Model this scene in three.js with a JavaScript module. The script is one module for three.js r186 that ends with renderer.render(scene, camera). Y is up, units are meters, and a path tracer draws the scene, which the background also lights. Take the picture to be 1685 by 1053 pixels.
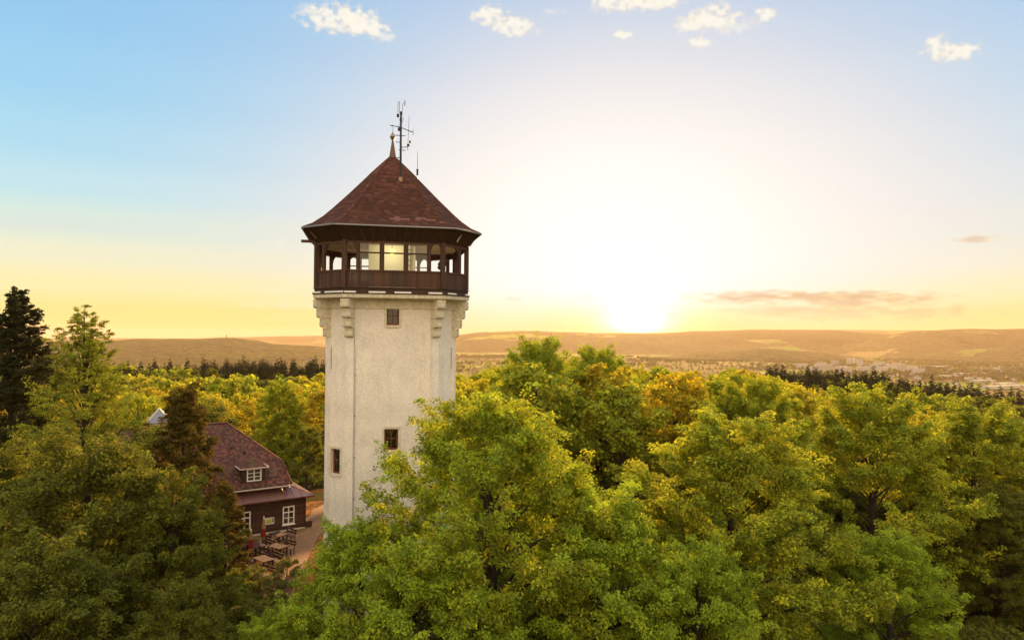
import * as THREE from 'three';
import { mergeGeometries } from 'three/addons/utils/BufferGeometryUtils.js';
import { RoundedBoxGeometry } from 'three/addons/geometries/RoundedBoxGeometry.js';

// ---------------------------------------------------------------- camera, sky, sun, exposure
const scene = new THREE.Scene();
const PITCH = THREE.MathUtils.degToRad(0.95), EYE = 15.65, F = 1138, CX = 842.5, CY = 526.5, ROLL = THREE.MathUtils.degToRad(0.4);
const camera = new THREE.PerspectiveCamera(49.65, 1685 / 1053, 0.5, 60000);
camera.position.set(0, EYE, 0);
camera.rotation.set(PITCH, 0, ROLL);

const EXPO = 3.5;                                      // exposed for the shaded wood and tower
const renderer = new THREE.WebGLRenderer({ antialias: true });
renderer.toneMapping = THREE.LinearToneMapping;
renderer.toneMappingExposure = EXPO;
renderer.shadowMap.enabled = true;

const D2R = Math.PI / 180;
const SUN_AZ = 10.3 * D2R, SUN_EL = 13.0 * D2R;          // azimuth right of straight ahead
const sunDir = new THREE.Vector3(Math.sin(SUN_AZ) * Math.cos(SUN_EL), Math.sin(SUN_EL), -Math.cos(SUN_AZ) * Math.cos(SUN_EL));
const sun = new THREE.DirectionalLight(new THREE.Color().setRGB(1, 0.56, 0.20), 5.0);
sun.position.copy(sunDir).multiplyScalar(300);
sun.castShadow = true; sun.shadow.radius = 2.5;
sun.shadow.mapSize.set(2048, 2048);
Object.assign(sun.shadow.camera, { left: -90, right: 90, top: 60, bottom: -60, near: 10, far: 700 });
sun.target.position.set(0, 5, -50);
sun.position.add(sun.target.position);
scene.add(sun, sun.target);
scene.fog = new THREE.FogExp2(new THREE.Color().setRGB(1.0, 0.72, 0.48), 1 / 22000);

// ---------------------------------------------------------------- random numbers and noise
function rng(seed) { let a = seed >>> 0; return () => { a = (a + 0x6d2b79f5) | 0; let t = Math.imul(a ^ (a >>> 15), 1 | a); t = (t + Math.imul(t ^ (t >>> 7), 61 | t)) ^ t; return ((t ^ (t >>> 14)) >>> 0) / 4294967296; }; }
const hash = (x, y, s = 0) => { let h = Math.imul(x, 374761393) + Math.imul(y, 668265263) + Math.imul(s, 974634541) | 0; h = Math.imul(h ^ (h >>> 13), 1274126177); return ((h ^ (h >>> 16)) >>> 0) / 4294967296; };
const sstep = (a, b, x) => { const t = Math.min(1, Math.max(0, (x - a) / (b - a)));  return t * t * (3 - 2 * t); };
const lerp = (a, b, t) => a + (b - a) * t;
const clamp = (x, a, b) => Math.min(b, Math.max(a, x));
function vnoise(x, y, period = 0, s = 0) {
  const x0 = Math.floor(x), y0 = Math.floor(y), fx = x - x0, fy = y - y0, w = (v) => (period ? ((v % period) + period) % period : v);
  const u = fx * fx * (3 - 2 * fx), v = fy * fy * (3 - 2 * fy);
  return lerp(lerp(hash(w(x0), w(y0), s), hash(w(x0 + 1), w(y0), s), u), lerp(hash(w(x0), w(y0 + 1), s), hash(w(x0 + 1), w(y0 + 1), s), u), v);
}
function fbm(x, y, oct = 4, period = 0, s = 0) { let a = 0.5, t = 0, n = 0; for (let i = 0; i < oct; i++) { t += a * vnoise(x, y, period, s + i); n += a; x *= 2; y *= 2; period *= 2; a *= 0.5; } return t / n; }
const lin = (c) => (c <= 10 ? c / 3294.6 : Math.pow((c / 255 + 0.055) / 1.055, 2.4));
const L3 = (r, g, b) => [lin(r), lin(g), lin(b)];
const mix3 = (a, b, t) => [lerp(a[0], b[0], t), lerp(a[1], b[1], t), lerp(a[2], b[2], t)];
// a direction of the photograph's view: pixel -> direction, and the point at a given depth along the view axis
function ray(px, py) { const X = (px - CX) / F, Y = -(py - CY) / F, c = Math.cos(ROLL), s = Math.sin(ROLL); const x = X * c - Y * s, y = X * s + Y * c, k = Math.cos(PITCH) - y * Math.sin(PITCH); return [x / k, (y * Math.cos(PITCH) + Math.sin(PITCH)) / k]; }
function at(px, py, d) { const [x, y] = ray(px, py); return new THREE.Vector3(x * d, EYE + y * d, -d); }
function onGround(px, py) { const [x, y] = ray(px, py); const d = -EYE / y; return new THREE.Vector3(x * d, 0, -d); }
function azel(px, py) { const [x, y] = ray(px, py); return [Math.atan(x) / D2R, Math.atan2(y, Math.hypot(1, x)) / D2R]; }

// ---------------------------------------------------------------- the sky: clear evening air with a few clouds
function makeSky() {
  const W = 4096, H = 2048, data = new Float32Array(W * H * 4);
  const stops = [[-3, L3(255, 227, 140)], [1.2, L3(255, 234, 148)], [3.2, L3(253, 241, 182)], [5.2, L3(242, 241, 208)], [7.4, L3(218, 238, 224)], [10, L3(192, 231, 240)], [13, L3(172, 222, 243)], [17, L3(156, 212, 243)], [22, L3(146, 202, 240)], [27, L3(140, 194, 238)], [45, [0.75, 0.85, 0.95]], [90, [1.45, 1.45, 1.4]]];
  const back = [[-3, [1.55, 1.2, 0.74]], [12, [2.0, 1.58, 0.98]], [30, [2.05, 1.68, 1.12]], [50, [1.8, 1.6, 1.25]], [90, [1.45, 1.45, 1.4]]];
  const grad = (st, e) => { for (let i = 1; i < st.length; i++) if (e < st[i][0]) return mix3(st[i - 1][1], st[i][1], sstep(0, 1, clamp((e - st[i - 1][0]) / (st[i][0] - st[i - 1][0]), 0, 1))); return st[st.length - 1][1]; };
  const clouds = [];   // [azimuth, elevation, half width, half height, seed, kind]
  const C = (x0, y0, x1, y1, kind = 0, k = 1) => { const [a, e] = azel((x0 + x1) / 2, (y0 + y1) / 2), [a2] = azel(x1, (y0 + y1) / 2), [, e2] = azel((x0 + x1) / 2, y0); clouds.push([a, e, Math.max(0.2, a2 - a) * (kind ? 1 : 1.12), Math.max(0.08, e2 - e) * (kind ? 1 : 1.12), clouds.length * 7 + 3, kind, k]); };
  C(498, 6, 600, 62); C(560, 14, 640, 66); C(610, 54, 655, 72, 0, 0.6); C(480, 2, 530, 30, 0, 0.3);
  C(775, 8, 836, 46); C(812, 28, 884, 64); C(890, 14, 935, 24, 0, 0.4);
  C(972, -22, 1080, 26); C(1030, -12, 1132, 20); C(1108, 22, 1165, 56); C(1138, 2, 1215, 56); C(1180, 30, 1250, 60, 0, 0.45); C(1236, 12, 1280, 42); C(1010, 48, 1042, 68); C(1134, 60, 1172, 80);
  C(1518, 56, 1575, 106); C(1545, 72, 1612, 106);
  C(1105, 477, 1300, 502, 1); C(1170, 478, 1330, 497, 1); C(1280, 478, 1400, 497, 1); C(1355, 476, 1465, 492, 1, 0.8); C(1290, 484, 1530, 506, 1, 0.9); C(1440, 481, 1580, 500, 1, 0.8); C(1180, 500, 1670, 528, 1, 0.5); C(1150, 500, 1420, 520, 1, 0.4);
  C(1568, 388, 1632, 400, 1, 0.6); C(1610, 387, 1680, 396, 1, 0.3); C(425, 392, 480, 406, 0, 0.35); C(948, 482, 990, 494, 1, 0.5); C(826, 487, 860, 496, 1, 0.5); C(380, 496, 540, 510, 0, 0.3); C(395, 470, 520, 484, 0, 0.15);
  const r = rng(77);
  for (let i = 0; i < 46; i++) { const a = r() * 360 - 180, e = 17 + r() * 40, w = 1 + r() * 3.2; if (Math.abs(a) < 42 && e < 30) continue; clouds.push([a, e, w, w * (0.35 + r() * 0.25), 400 + i * 9, 0, 0.5 + r() * 0.5]); }
  const [gA, gE] = azel(1015, 452);
  const white = [1.15, 1.11, 1.03], pink = L3(247, 228, 224), cream = L3(255, 247, 236);
  for (let j = 0; j < H; j++) {
    const el = ((j + 0.5) / H - 0.5) * 180, near = [];
    if (el < -8) { for (let i = 0; i < W; i++) { const o = (j * W + i) * 4; data[o] = 0.3; data[o + 1] = 0.25; data[o + 2] = 0.12; data[o + 3] = 1; } continue; }
    for (const c of clouds) if (Math.abs(el - c[1]) < c[3] * 1.9) near.push(c);
    for (let i = 0; i < W; i++) {
      const th = ((i + 0.5) / W - 0.5) * 2 * Math.PI;           // atan2(z, x)
      let az = (th + Math.PI / 2) / D2R; az = ((az + 540) % 360) - 180;
      const away = sstep(75, 155, Math.abs(az - 5));
      let col = mix3(grad(stops, el), grad(back, el), away);
      const du = az - gA, dv = el - gE, g2 = Math.hypot(du * (du > 0 ? 0.7 : 0.82), dv * (dv > 0 ? 1.08 : 1.05));
      col = mix3(col, pink, 0.9 * Math.exp(-Math.pow(g2 / 24.5, 2.8)) * sstep(1.5, 9, el));
      col = mix3(col, cream, 0.9 * Math.exp(-Math.pow(g2 / 17, 3)) * sstep(-1, 6, el));
      const ws = Math.exp(-Math.pow(Math.hypot(du * 0.82, dv * 1.08) / 11.8, 2.0));
      col = mix3(col, white, ws);
      const gs = Math.hypot(az - 10.3, (el + 0.1) * 1.15), core = Math.exp(-Math.pow(gs / 1.7, 1.2)) * 8;
      col = mix3(col, L3(255, 238, 132), 0.85 * Math.exp(-Math.pow((az - 11) / 13, 2)) * sstep(3.6, 0.2, el));
      col = [col[0] + core, col[1] + core * 0.85, col[2] + core * 0.4];
      for (const c of near) {
        const u = (az - c[0]) / c[2], v = (el - c[1]) / c[3];
        if (Math.abs(u) > 1.7) continue;
        const k = c[5], n1 = fbm(az * (k ? 1.1 : 2.2) + c[4] * 1.7, el * (k ? 5.2 : 3.4) + c[4], 5, 0, c[4] & 63);
        const base = 1 - u * u - (v < 0 && !k ? v * v * 1.7 : v * v) + (n1 - 0.5) * (k ? 2.6 : 2.3);
        const a = sstep(-0.1, k ? 0.75 : 1.05, base) * c[6];
        if (a <= 0) continue;
        if (k) { const thick = sstep(0.2, 1.2, base); col = mix3(col, mix3(L3(252, 218, 156), L3(222, 176, 136), thick), a * 0.85 * (1 - 0.7 * ws)); }
        else { const glow = fbm(az * 3 + 9, el * 4 + c[4], 3); const b = sstep(0.1, 0.9, base); col = mix3(col, mix3(L3(253, 226, 198), L3(255, 251, 236), clamp(b * 0.8 + glow * 0.5 - 0.1, 0, 1)), a * 0.93); }
      }
      const o = (j * W + i) * 4; data[o] = col[0] / EXPO; data[o + 1] = col[1] / EXPO; data[o + 2] = col[2] / EXPO; data[o + 3] = 1;
    }
  }
  const t = new THREE.DataTexture(data, W, H, THREE.RGBAFormat, THREE.FloatType);
  t.mapping = THREE.EquirectangularReflectionMapping; t.magFilter = t.minFilter = THREE.LinearFilter; t.needsUpdate = true;
  return t;
}
scene.background = makeSky();
scene.environment = scene.background;

// ---------------------------------------------------------------- helpers for things and shapes
const ORD = ['first', 'second', 'third', 'fourth', 'fifth', 'sixth', 'seventh', 'eighth', 'ninth', 'tenth', 'eleventh', 'twelfth', ...Array.from({ length: 200 }, (_, k) => { const n = k + 13, d = n % 10, t = Math.floor(n / 10) % 10; return n + (t === 1 ? 'th' : d === 1 ? 'st' : d === 2 ? 'nd' : d === 3 ? 'rd' : 'th'); })];
const taken = {};
function numbered(name) { const n = taken[name] = (taken[name] ?? -1) + 1; return n ? `${name}_${String(n).padStart(3, '0')}` : name; }
function tag(o, label, category, group) { o.userData.label = label; o.userData.category = category; if (group) o.userData.group = group; return o; }
function thing(name, label, category, group) { const o = new THREE.Group(); o.name = numbered(name); scene.add(o); return tag(o, label, category, group); }
function part(parent, name, geo, m, kind) { const o = new THREE.Mesh(geo, m); o.name = numbered(name); o.castShadow = o.receiveShadow = true; if (kind) o.userData.kind = kind; parent.add(o); return o; }
function structure(name, geo, m) { const o = part(scene, name, geo, m, 'structure'); return o; }
function grp(parent, name) { const o = new THREE.Group(); o.name = numbered(name); parent.add(o); return o; }
function copyOf(src) { const c = src.clone(); c.name = numbered(src.name.replace(/_\d{3,}$/, '')); c.userData = { ...src.userData }; c.traverse((k) => { if (k !== c && k.name) k.name = numbered(k.name.replace(/_\d{3,}$/, '')); }); scene.add(c); return c; }

class Shape3 {                                   // gathers triangles; build() returns a geometry
  constructor() { this.p = []; this.uv = []; this.c = []; this.i = []; this.col = null; this.smooth = false; }
  v(x, y, z, u = 0, w = 0) { this.p.push(x, y, z); this.uv.push(u, w); if (this.col) this.c.push(this.col[0], this.col[1], this.col[2]); return this.p.length / 3 - 1; }
  tri(a, b, c) { const n = [a, b, c].map((q) => this.v(q[0], q[1], q[2])); this.i.push(n[0], n[1], n[2]); }
  quad(a, b, c, d) { const n = [a, b, c, d].map((q) => this.v(q[0], q[1], q[2])); this.i.push(n[0], n[1], n[2], n[0], n[2], n[3]); }
  box(cx, cy, cz, sx, sy, sz, ry = 0, rx = 0, rz = 0) {
    const m = new THREE.Matrix4().makeRotationFromEuler(new THREE.Euler(rx, ry, rz, 'YXZ')).setPosition(cx, cy, cz), g = new THREE.BoxGeometry(sx, sy, sz).applyMatrix4(m);
    return this.add(g);
  }
  add(g) { const a = g.attributes.position, o = this.p.length / 3; for (let k = 0; k < a.count; k++) this.v(a.getX(k), a.getY(k), a.getZ(k)); if (g.index) for (const k of g.index.array) this.i.push(o + k); else for (let k = 0; k < a.count; k++) this.i.push(o + k); return this; }
  ring(rings, capLow = true, capTop = true) {     // rings: [[[x, z], ...], y] from low to high, points clockwise seen from above -> faces outward
    for (let r = 0; r < rings.length - 1; r++) { const [A, ya] = rings[r], [B, yb] = rings[r + 1], n = A.length; for (let k = 0; k < n; k++) { const l = (k + 1) % n; this.quad([A[k][0], ya, A[k][1]], [A[l][0], ya, A[l][1]], [B[l][0], yb, B[l][1]], [B[k][0], yb, B[k][1]]); } }
    const cap = ([A, y], up) => { for (let k = 1; k < A.length - 1; k++) { const q = [[A[0][0], y, A[0][1]], [A[k][0], y, A[k][1]], [A[k + 1][0], y, A[k + 1][1]]]; up ? this.tri(q[0], q[1], q[2]) : this.tri(q[0], q[2], q[1]); } };
    if (capLow) cap(rings[0], false); if (capTop) cap(rings[rings.length - 1], true); return this;
  }
  tube(pts, radii, sides = 6) {                  // pts: Vector3[], a tapered tube with closed end
    const n = pts.length, up = new THREE.Vector3(0, 1, 0), X = new THREE.Vector3(), Y = new THREE.Vector3(), T = new THREE.Vector3(); let prev = null;
    for (let k = 0; k < n; k++) {
      T.subVectors(pts[Math.min(n - 1, k + 1)], pts[Math.max(0, k - 1)]).normalize();
      if (!prev) X.crossVectors(Math.abs(T.y) > 0.9 ? new THREE.Vector3(1, 0, 0) : up, T).normalize(); else X.copy(prev).addScaledVector(T, -prev.dot(T)).normalize();
      prev = X.clone(); Y.crossVectors(T, X);
      const r = Array.isArray(radii) ? radii[k] : radii, base = this.p.length / 3;
      for (let s = 0; s < sides; s++) { const a = (s / sides) * Math.PI * 2, cx = Math.cos(a) * r, cy = Math.sin(a) * r; this.v(pts[k].x + X.x * cx + Y.x * cy, pts[k].y + X.y * cx + Y.y * cy, pts[k].z + X.z * cx + Y.z * cy, s / sides * 6.28 * r, k * 0.4); }
      if (k) for (let s = 0; s < sides; s++) { const t = (s + 1) % sides, b = base - sides; this.i.push(b + s, b + t, base + t, b + s, base + t, base + s); }
    }
    const e = this.p.length / 3 - sides; for (let s = 1; s < sides - 1; s++) this.i.push(e, e + s, e + s + 1); return this;
  }
  build(opt = {}) {
    const g = new THREE.BufferGeometry();
    g.setAttribute('position', new THREE.BufferAttribute(new Float32Array(this.p), 3));
    g.setAttribute('uv', new THREE.BufferAttribute(new Float32Array(this.uv), 2));
    if (this.c.length) g.setAttribute('color', new THREE.BufferAttribute(new Float32Array(this.c), 3));
    g.setIndex(new THREE.BufferAttribute(new Uint32Array(this.i), 1));
    if (opt.smooth) g.computeVertexNormals();
    if (opt.boxuv) return boxUV(g, opt.boxuv === true ? 1 : opt.boxuv);
    return g;
  }
}
function boxUV(g, scale = 1) {                    // uv in metres by the way each face points
  const q = g.index ? g.toNonIndexed() : g, p = q.attributes.position, uv = new Float32Array(p.count * 2), a = new THREE.Vector3(), b = new THREE.Vector3(), c = new THREE.Vector3();
  for (let k = 0; k < p.count; k += 3) {
    a.fromBufferAttribute(p, k); b.fromBufferAttribute(p, k + 1); c.fromBufferAttribute(p, k + 2);
    const n = b.clone().sub(a).cross(c.clone().sub(a)).normalize(), h = Math.hypot(n.x, n.z);
    for (let j = 0; j < 3; j++) { const x = p.getX(k + j), y = p.getY(k + j), z = p.getZ(k + j); let u, v; if (Math.abs(n.y) > 0.85) { u = x; v = z; } else { u = (x * n.z - z * n.x) / (h || 1); v = y / Math.max(0.3, h); } uv[(k + j) * 2] = u * scale; uv[(k + j) * 2 + 1] = v * scale; }
  }
  q.setAttribute('uv', new THREE.BufferAttribute(uv, 2)); q.deleteAttribute('normal'); return q;
}
function tex(size, f, srgb = true, rep = 1) {     // f(u, v) -> [r, g, b] 0..255, tiling
  const d = new Uint8Array(size * size * 4);
  for (let y = 0; y < size; y++) for (let x = 0; x < size; x++) { const c = f(x / size, y / size), o = (y * size + x) * 4; d[o] = clamp(c[0], 0, 255); d[o + 1] = clamp(c[1], 0, 255); d[o + 2] = clamp(c[2], 0, 255); d[o + 3] = 255; }
  const t = new THREE.DataTexture(d, size, size); t.wrapS = t.wrapT = THREE.RepeatWrapping; t.magFilter = t.minFilter = THREE.LinearFilter; t.repeat.set(rep, rep); if (srgb) t.colorSpace = THREE.SRGBColorSpace; t.needsUpdate = true; return t;
}
const grey = (size, f, rep) => tex(size, (u, v) => { const g = f(u, v) * 255; return [g, g, g]; }, false, rep);
const rgb = (r, g, b) => new THREE.Color().setRGB(r, g, b);
const matte = (o) => new THREE.MeshPhysicalMaterial({ roughness: 1, specularIntensity: 0.04, ...o });
const std = (o) => new THREE.MeshStandardMaterial(o);

// ---------------------------------------------------------------- ground, valley, hills
const VALLEY = -236;
function groundHeight(x, z) {
  const r = Math.hypot(x, z + 10), az = Math.atan2(x, -z) / D2R;
  const steps = [[0, 0], [72, 0], [105, -4.5], [150, -8.5], [220, -15], [300, -21], [420, -36], [700, -85], [1300, -190], [2300, VALLEY], [4200, -246], [6000, -290], [10000, -432], [16000, -640], [30000, -1250]];
  let h = VALLEY;
  for (let i = 1; i < steps.length; i++) if (r < steps[i][0]) { const t = (r - steps[i - 1][0]) / (steps[i][0] - steps[i - 1][0]); h = lerp(steps[i - 1][1], steps[i][1], t); break; }
  h += Math.max(0, r - 72) * 0.0166;
  h -= sstep(22, 37, az) * sstep(120, 260, r) * (1 - sstep(900, 2000, r)) * 5;
  h += sstep(8, 18, az) * sstep(150, 230, r) * (1 - sstep(300, 420, r)) * 3;
  h += 6 * sstep(-6, -14, az) * sstep(170, 270, r) * (1 - sstep(330, 460, r));
  h += (fbm(x / 60 + 40, z / 60 + 11, 3) - 0.5) * 5 * sstep(85, 200, r);
  h += (fbm(x / 700 + 3, z / 700 + 8, 3) - 0.5) * 26 * sstep(1400, 3000, r);
  return h;
}
const soilTex = tex(512, (u, v) => { const n = fbm(u * 8, v * 8, 5, 8, 2), f = fbm(u * 48, v * 48, 3, 48, 5), k = sstep(0.42, 0.62, n); const c = mix3([96, 68, 36], [74, 74, 30], k); const g = 0.65 + f * 0.7; return c.map((q) => q * g); });
const soilBump = grey(512, (u, v) => fbm(u * 40, v * 40, 4, 40, 9));
soilTex.repeat.set(1 / 9, 1 / 9); soilBump.repeat.set(1 / 5, 1 / 5);
function sheet(rMin, rMax, rings, segs, a0, a1, height) {
  const S = new Shape3(), N = segs + 1;
  for (let j = 0; j <= rings; j++) { const r = rMin * Math.pow(rMax / rMin, j / rings); for (let i = 0; i <= segs; i++) { const a = lerp(a0, a1, i / segs), x = Math.sin(a) * r, z = -Math.cos(a) * r; S.v(x, height(x, z), z, x, z); } }
  for (let j = 0; j < rings; j++) for (let i = 0; i < segs; i++) { const a = j * N + i; S.i.push(a, a + 1, a + N + 1, a, a + N + 1, a + N); }
  return S;
}
{
  const S = sheet(4, 1250, 90, 200, -Math.PI, Math.PI, groundHeight);
  const c = S.v(0, 0, 0, 0, 0); for (let i = 0; i < 200; i++) S.i.push(c, i + 1, i);
  structure('ground', S.build({ smooth: true }), matte({ map: soilTex, bumpMap: soilBump, bumpScale: 0.05, roughness: 1, color: rgb(0.5, 0.45, 0.38) }));
}
// fields, hedges and woods of the valley: parcels with their own crops
function parcels(x, z, cell, wood) {
  const gx = Math.floor(x / cell), gz = Math.floor(z / cell); let best = 1e9, id = 0;
  for (let a = -1; a < 2; a++) for (let b = -1; b < 2; b++) { const px = (gx + a + hash(gx + a, gz + b, 1)) * cell, pz = (gz + b + hash(gx + a, gz + b, 2)) * cell, d = Math.abs(px - x) * 0.8 + Math.abs(pz - z); if (d < best) { best = d; id = hash(gx + a, gz + b, 3); } }
  const w = fbm(x / 520 + 31, z / 520 + 7, 4);
  if (w > wood) { const t = fbm(x / 26, z / 26, 3); return mix3([22, 32, 10], [78, 84, 30], sstep(0.2, 0.8, t)); }
  const k = id < 0.3 ? [106, 132, 46] : id < 0.5 ? [132, 146, 58] : id < 0.66 ? [92, 112, 40] : id < 0.82 ? [140, 122, 74] : [116, 100, 62];
  const n = 0.8 + fbm(x / 18, z / 18, 3) * 0.4, spots = hash(Math.floor(x / 9), Math.floor(z / 9), 6) > 0.86 ? 0.55 : 1;
  return k.map((q) => q * n * spots);
}
const landTex = (wood, cell) => { const t = tex(1024, (u, v) => parcels(u * 9000, v * 9000, cell, wood)); t.repeat.set(1 / 9000, 1 / 9000); t.wrapS = t.wrapT = THREE.MirroredRepeatWrapping; return t; };
const valleyTex = landTex(0.49, 260), hillTex = landTex(0.34, 420);
const farmland = matte({ map: valleyTex, color: rgb(0.62, 0.66, 0.5) });
{
  const S = sheet(1240, 19000, 110, 260, -Math.PI, Math.PI, (x, z) => groundHeight(x, z) - 0.5);
  structure('valley', S.build({ smooth: true }), farmland);
}
const woodBump = grey(512, (u, v) => { const n = fbm(u * 64, v * 64, 3, 64, 21); return n * n; });
woodBump.repeat.set(1 / 700, 1 / 700);
const hillMat = matte({ map: hillTex, color: rgb(0.95, 1, 0.85), bumpMap: woodBump, bumpScale: 14, roughness: 1 });
function hill(name, d, reach, prof, rough, label) {          // prof: [pixel x, pixel y] of the crest at distance d
  const S = new Shape3(), pts = prof.map(([x, y]) => at(x, y, d)), x0 = pts[0].x, x1 = pts[pts.length - 1].x, n = 420, m = 30;
  const crest = (x) => { let k = 1; while (k < pts.length - 1 && x > pts[k].x) k++; const t = clamp((x - pts[k - 1].x) / (pts[k].x - pts[k - 1].x), 0, 1); return Math.min(100, lerp(pts[k - 1].y, pts[k].y, t * t * (3 - 2 * t))); };
  for (let j = 0; j <= m; j++) for (let i = 0; i <= n; i++) {
    const x = lerp(x0, x1, i / n), s = j / m * 2 - 1, z = -d + -s * reach, b = Math.pow(Math.cos(s * Math.PI / 2), 1.4) * sstep(0, 0.05, i / n) * (1 - sstep(0.95, 1, i / n));
    const nz = (fbm(x / (d * 0.045) + 5, z / (d * 0.045), 4) - 0.5) * rough + (fbm(x / (d * 0.006), z / (d * 0.006) + 3, 2) - 0.5) * d * 0.0016;
    const y = lerp(groundHeight(x, z) - 40, crest(x), b) + nz * Math.min(1, b * 1.5) * (0.25 + 0.75 * Math.abs(s)) * (Math.abs(s) < 0.2 ? 0.5 : 1);
    S.v(x, y, z, x, z);
  }
  for (let j = 0; j < m; j++) for (let i = 0; i < n; i++) { const a = j * (n + 1) + i; S.i.push(a, a + 1, a + n + 2, a, a + n + 2, a + n + 1); }
  return structure(name, S.build({ smooth: true }), hillMat);
}
hill('hills', 15000, 3800, [[-700, 550], [-200, 556], [300, 557], [380, 555], [480, 553], [560, 552], [760, 552], [900, 549], [1060, 548], [1180, 545], [1240, 542], [1300, 536], [1390, 532], [1470, 531], [1560, 533], [1640, 531], [1720, 530], [2000, 528], [2500, 532]], 90);
hill('hills', 9500, 2400, [[500, 590], [640, 552], [750, 551], [800, 546], [860, 544], [940, 547], [1010, 550], [1080, 549], [1150, 545], [1250, 543], [1360, 543], [1430, 548], [1490, 555], [1560, 562], [1700, 572], [1900, 590]], 60);
hill('hills', 8200, 2000, [[1300, 590], [1400, 566], [1490, 551], [1522, 544], [1600, 541], [1640, 542], [1680, 541], [1800, 545], [2100, 540], [2500, 548]], 50);
hill('hills', 5200, 1350, [[-900, 560], [-300, 566], [60, 562], [180, 559], [250, 557], [320, 558], [372, 556], [400, 559], [440, 566], [500, 569], [560, 578], [640, 592], [760, 606]], 26);
hill('hills', 5600, 800, [[1000, 604], [1080, 584], [1180, 577], [1257, 573], [1330, 578], [1400, 586], [1450, 596], [1520, 608]], 16);
hill('hills', 6400, 1100, [[1470, 606], [1540, 583], [1610, 574], [1690, 570], [1800, 572], [2000, 580], [2200, 600]], 18);

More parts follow.
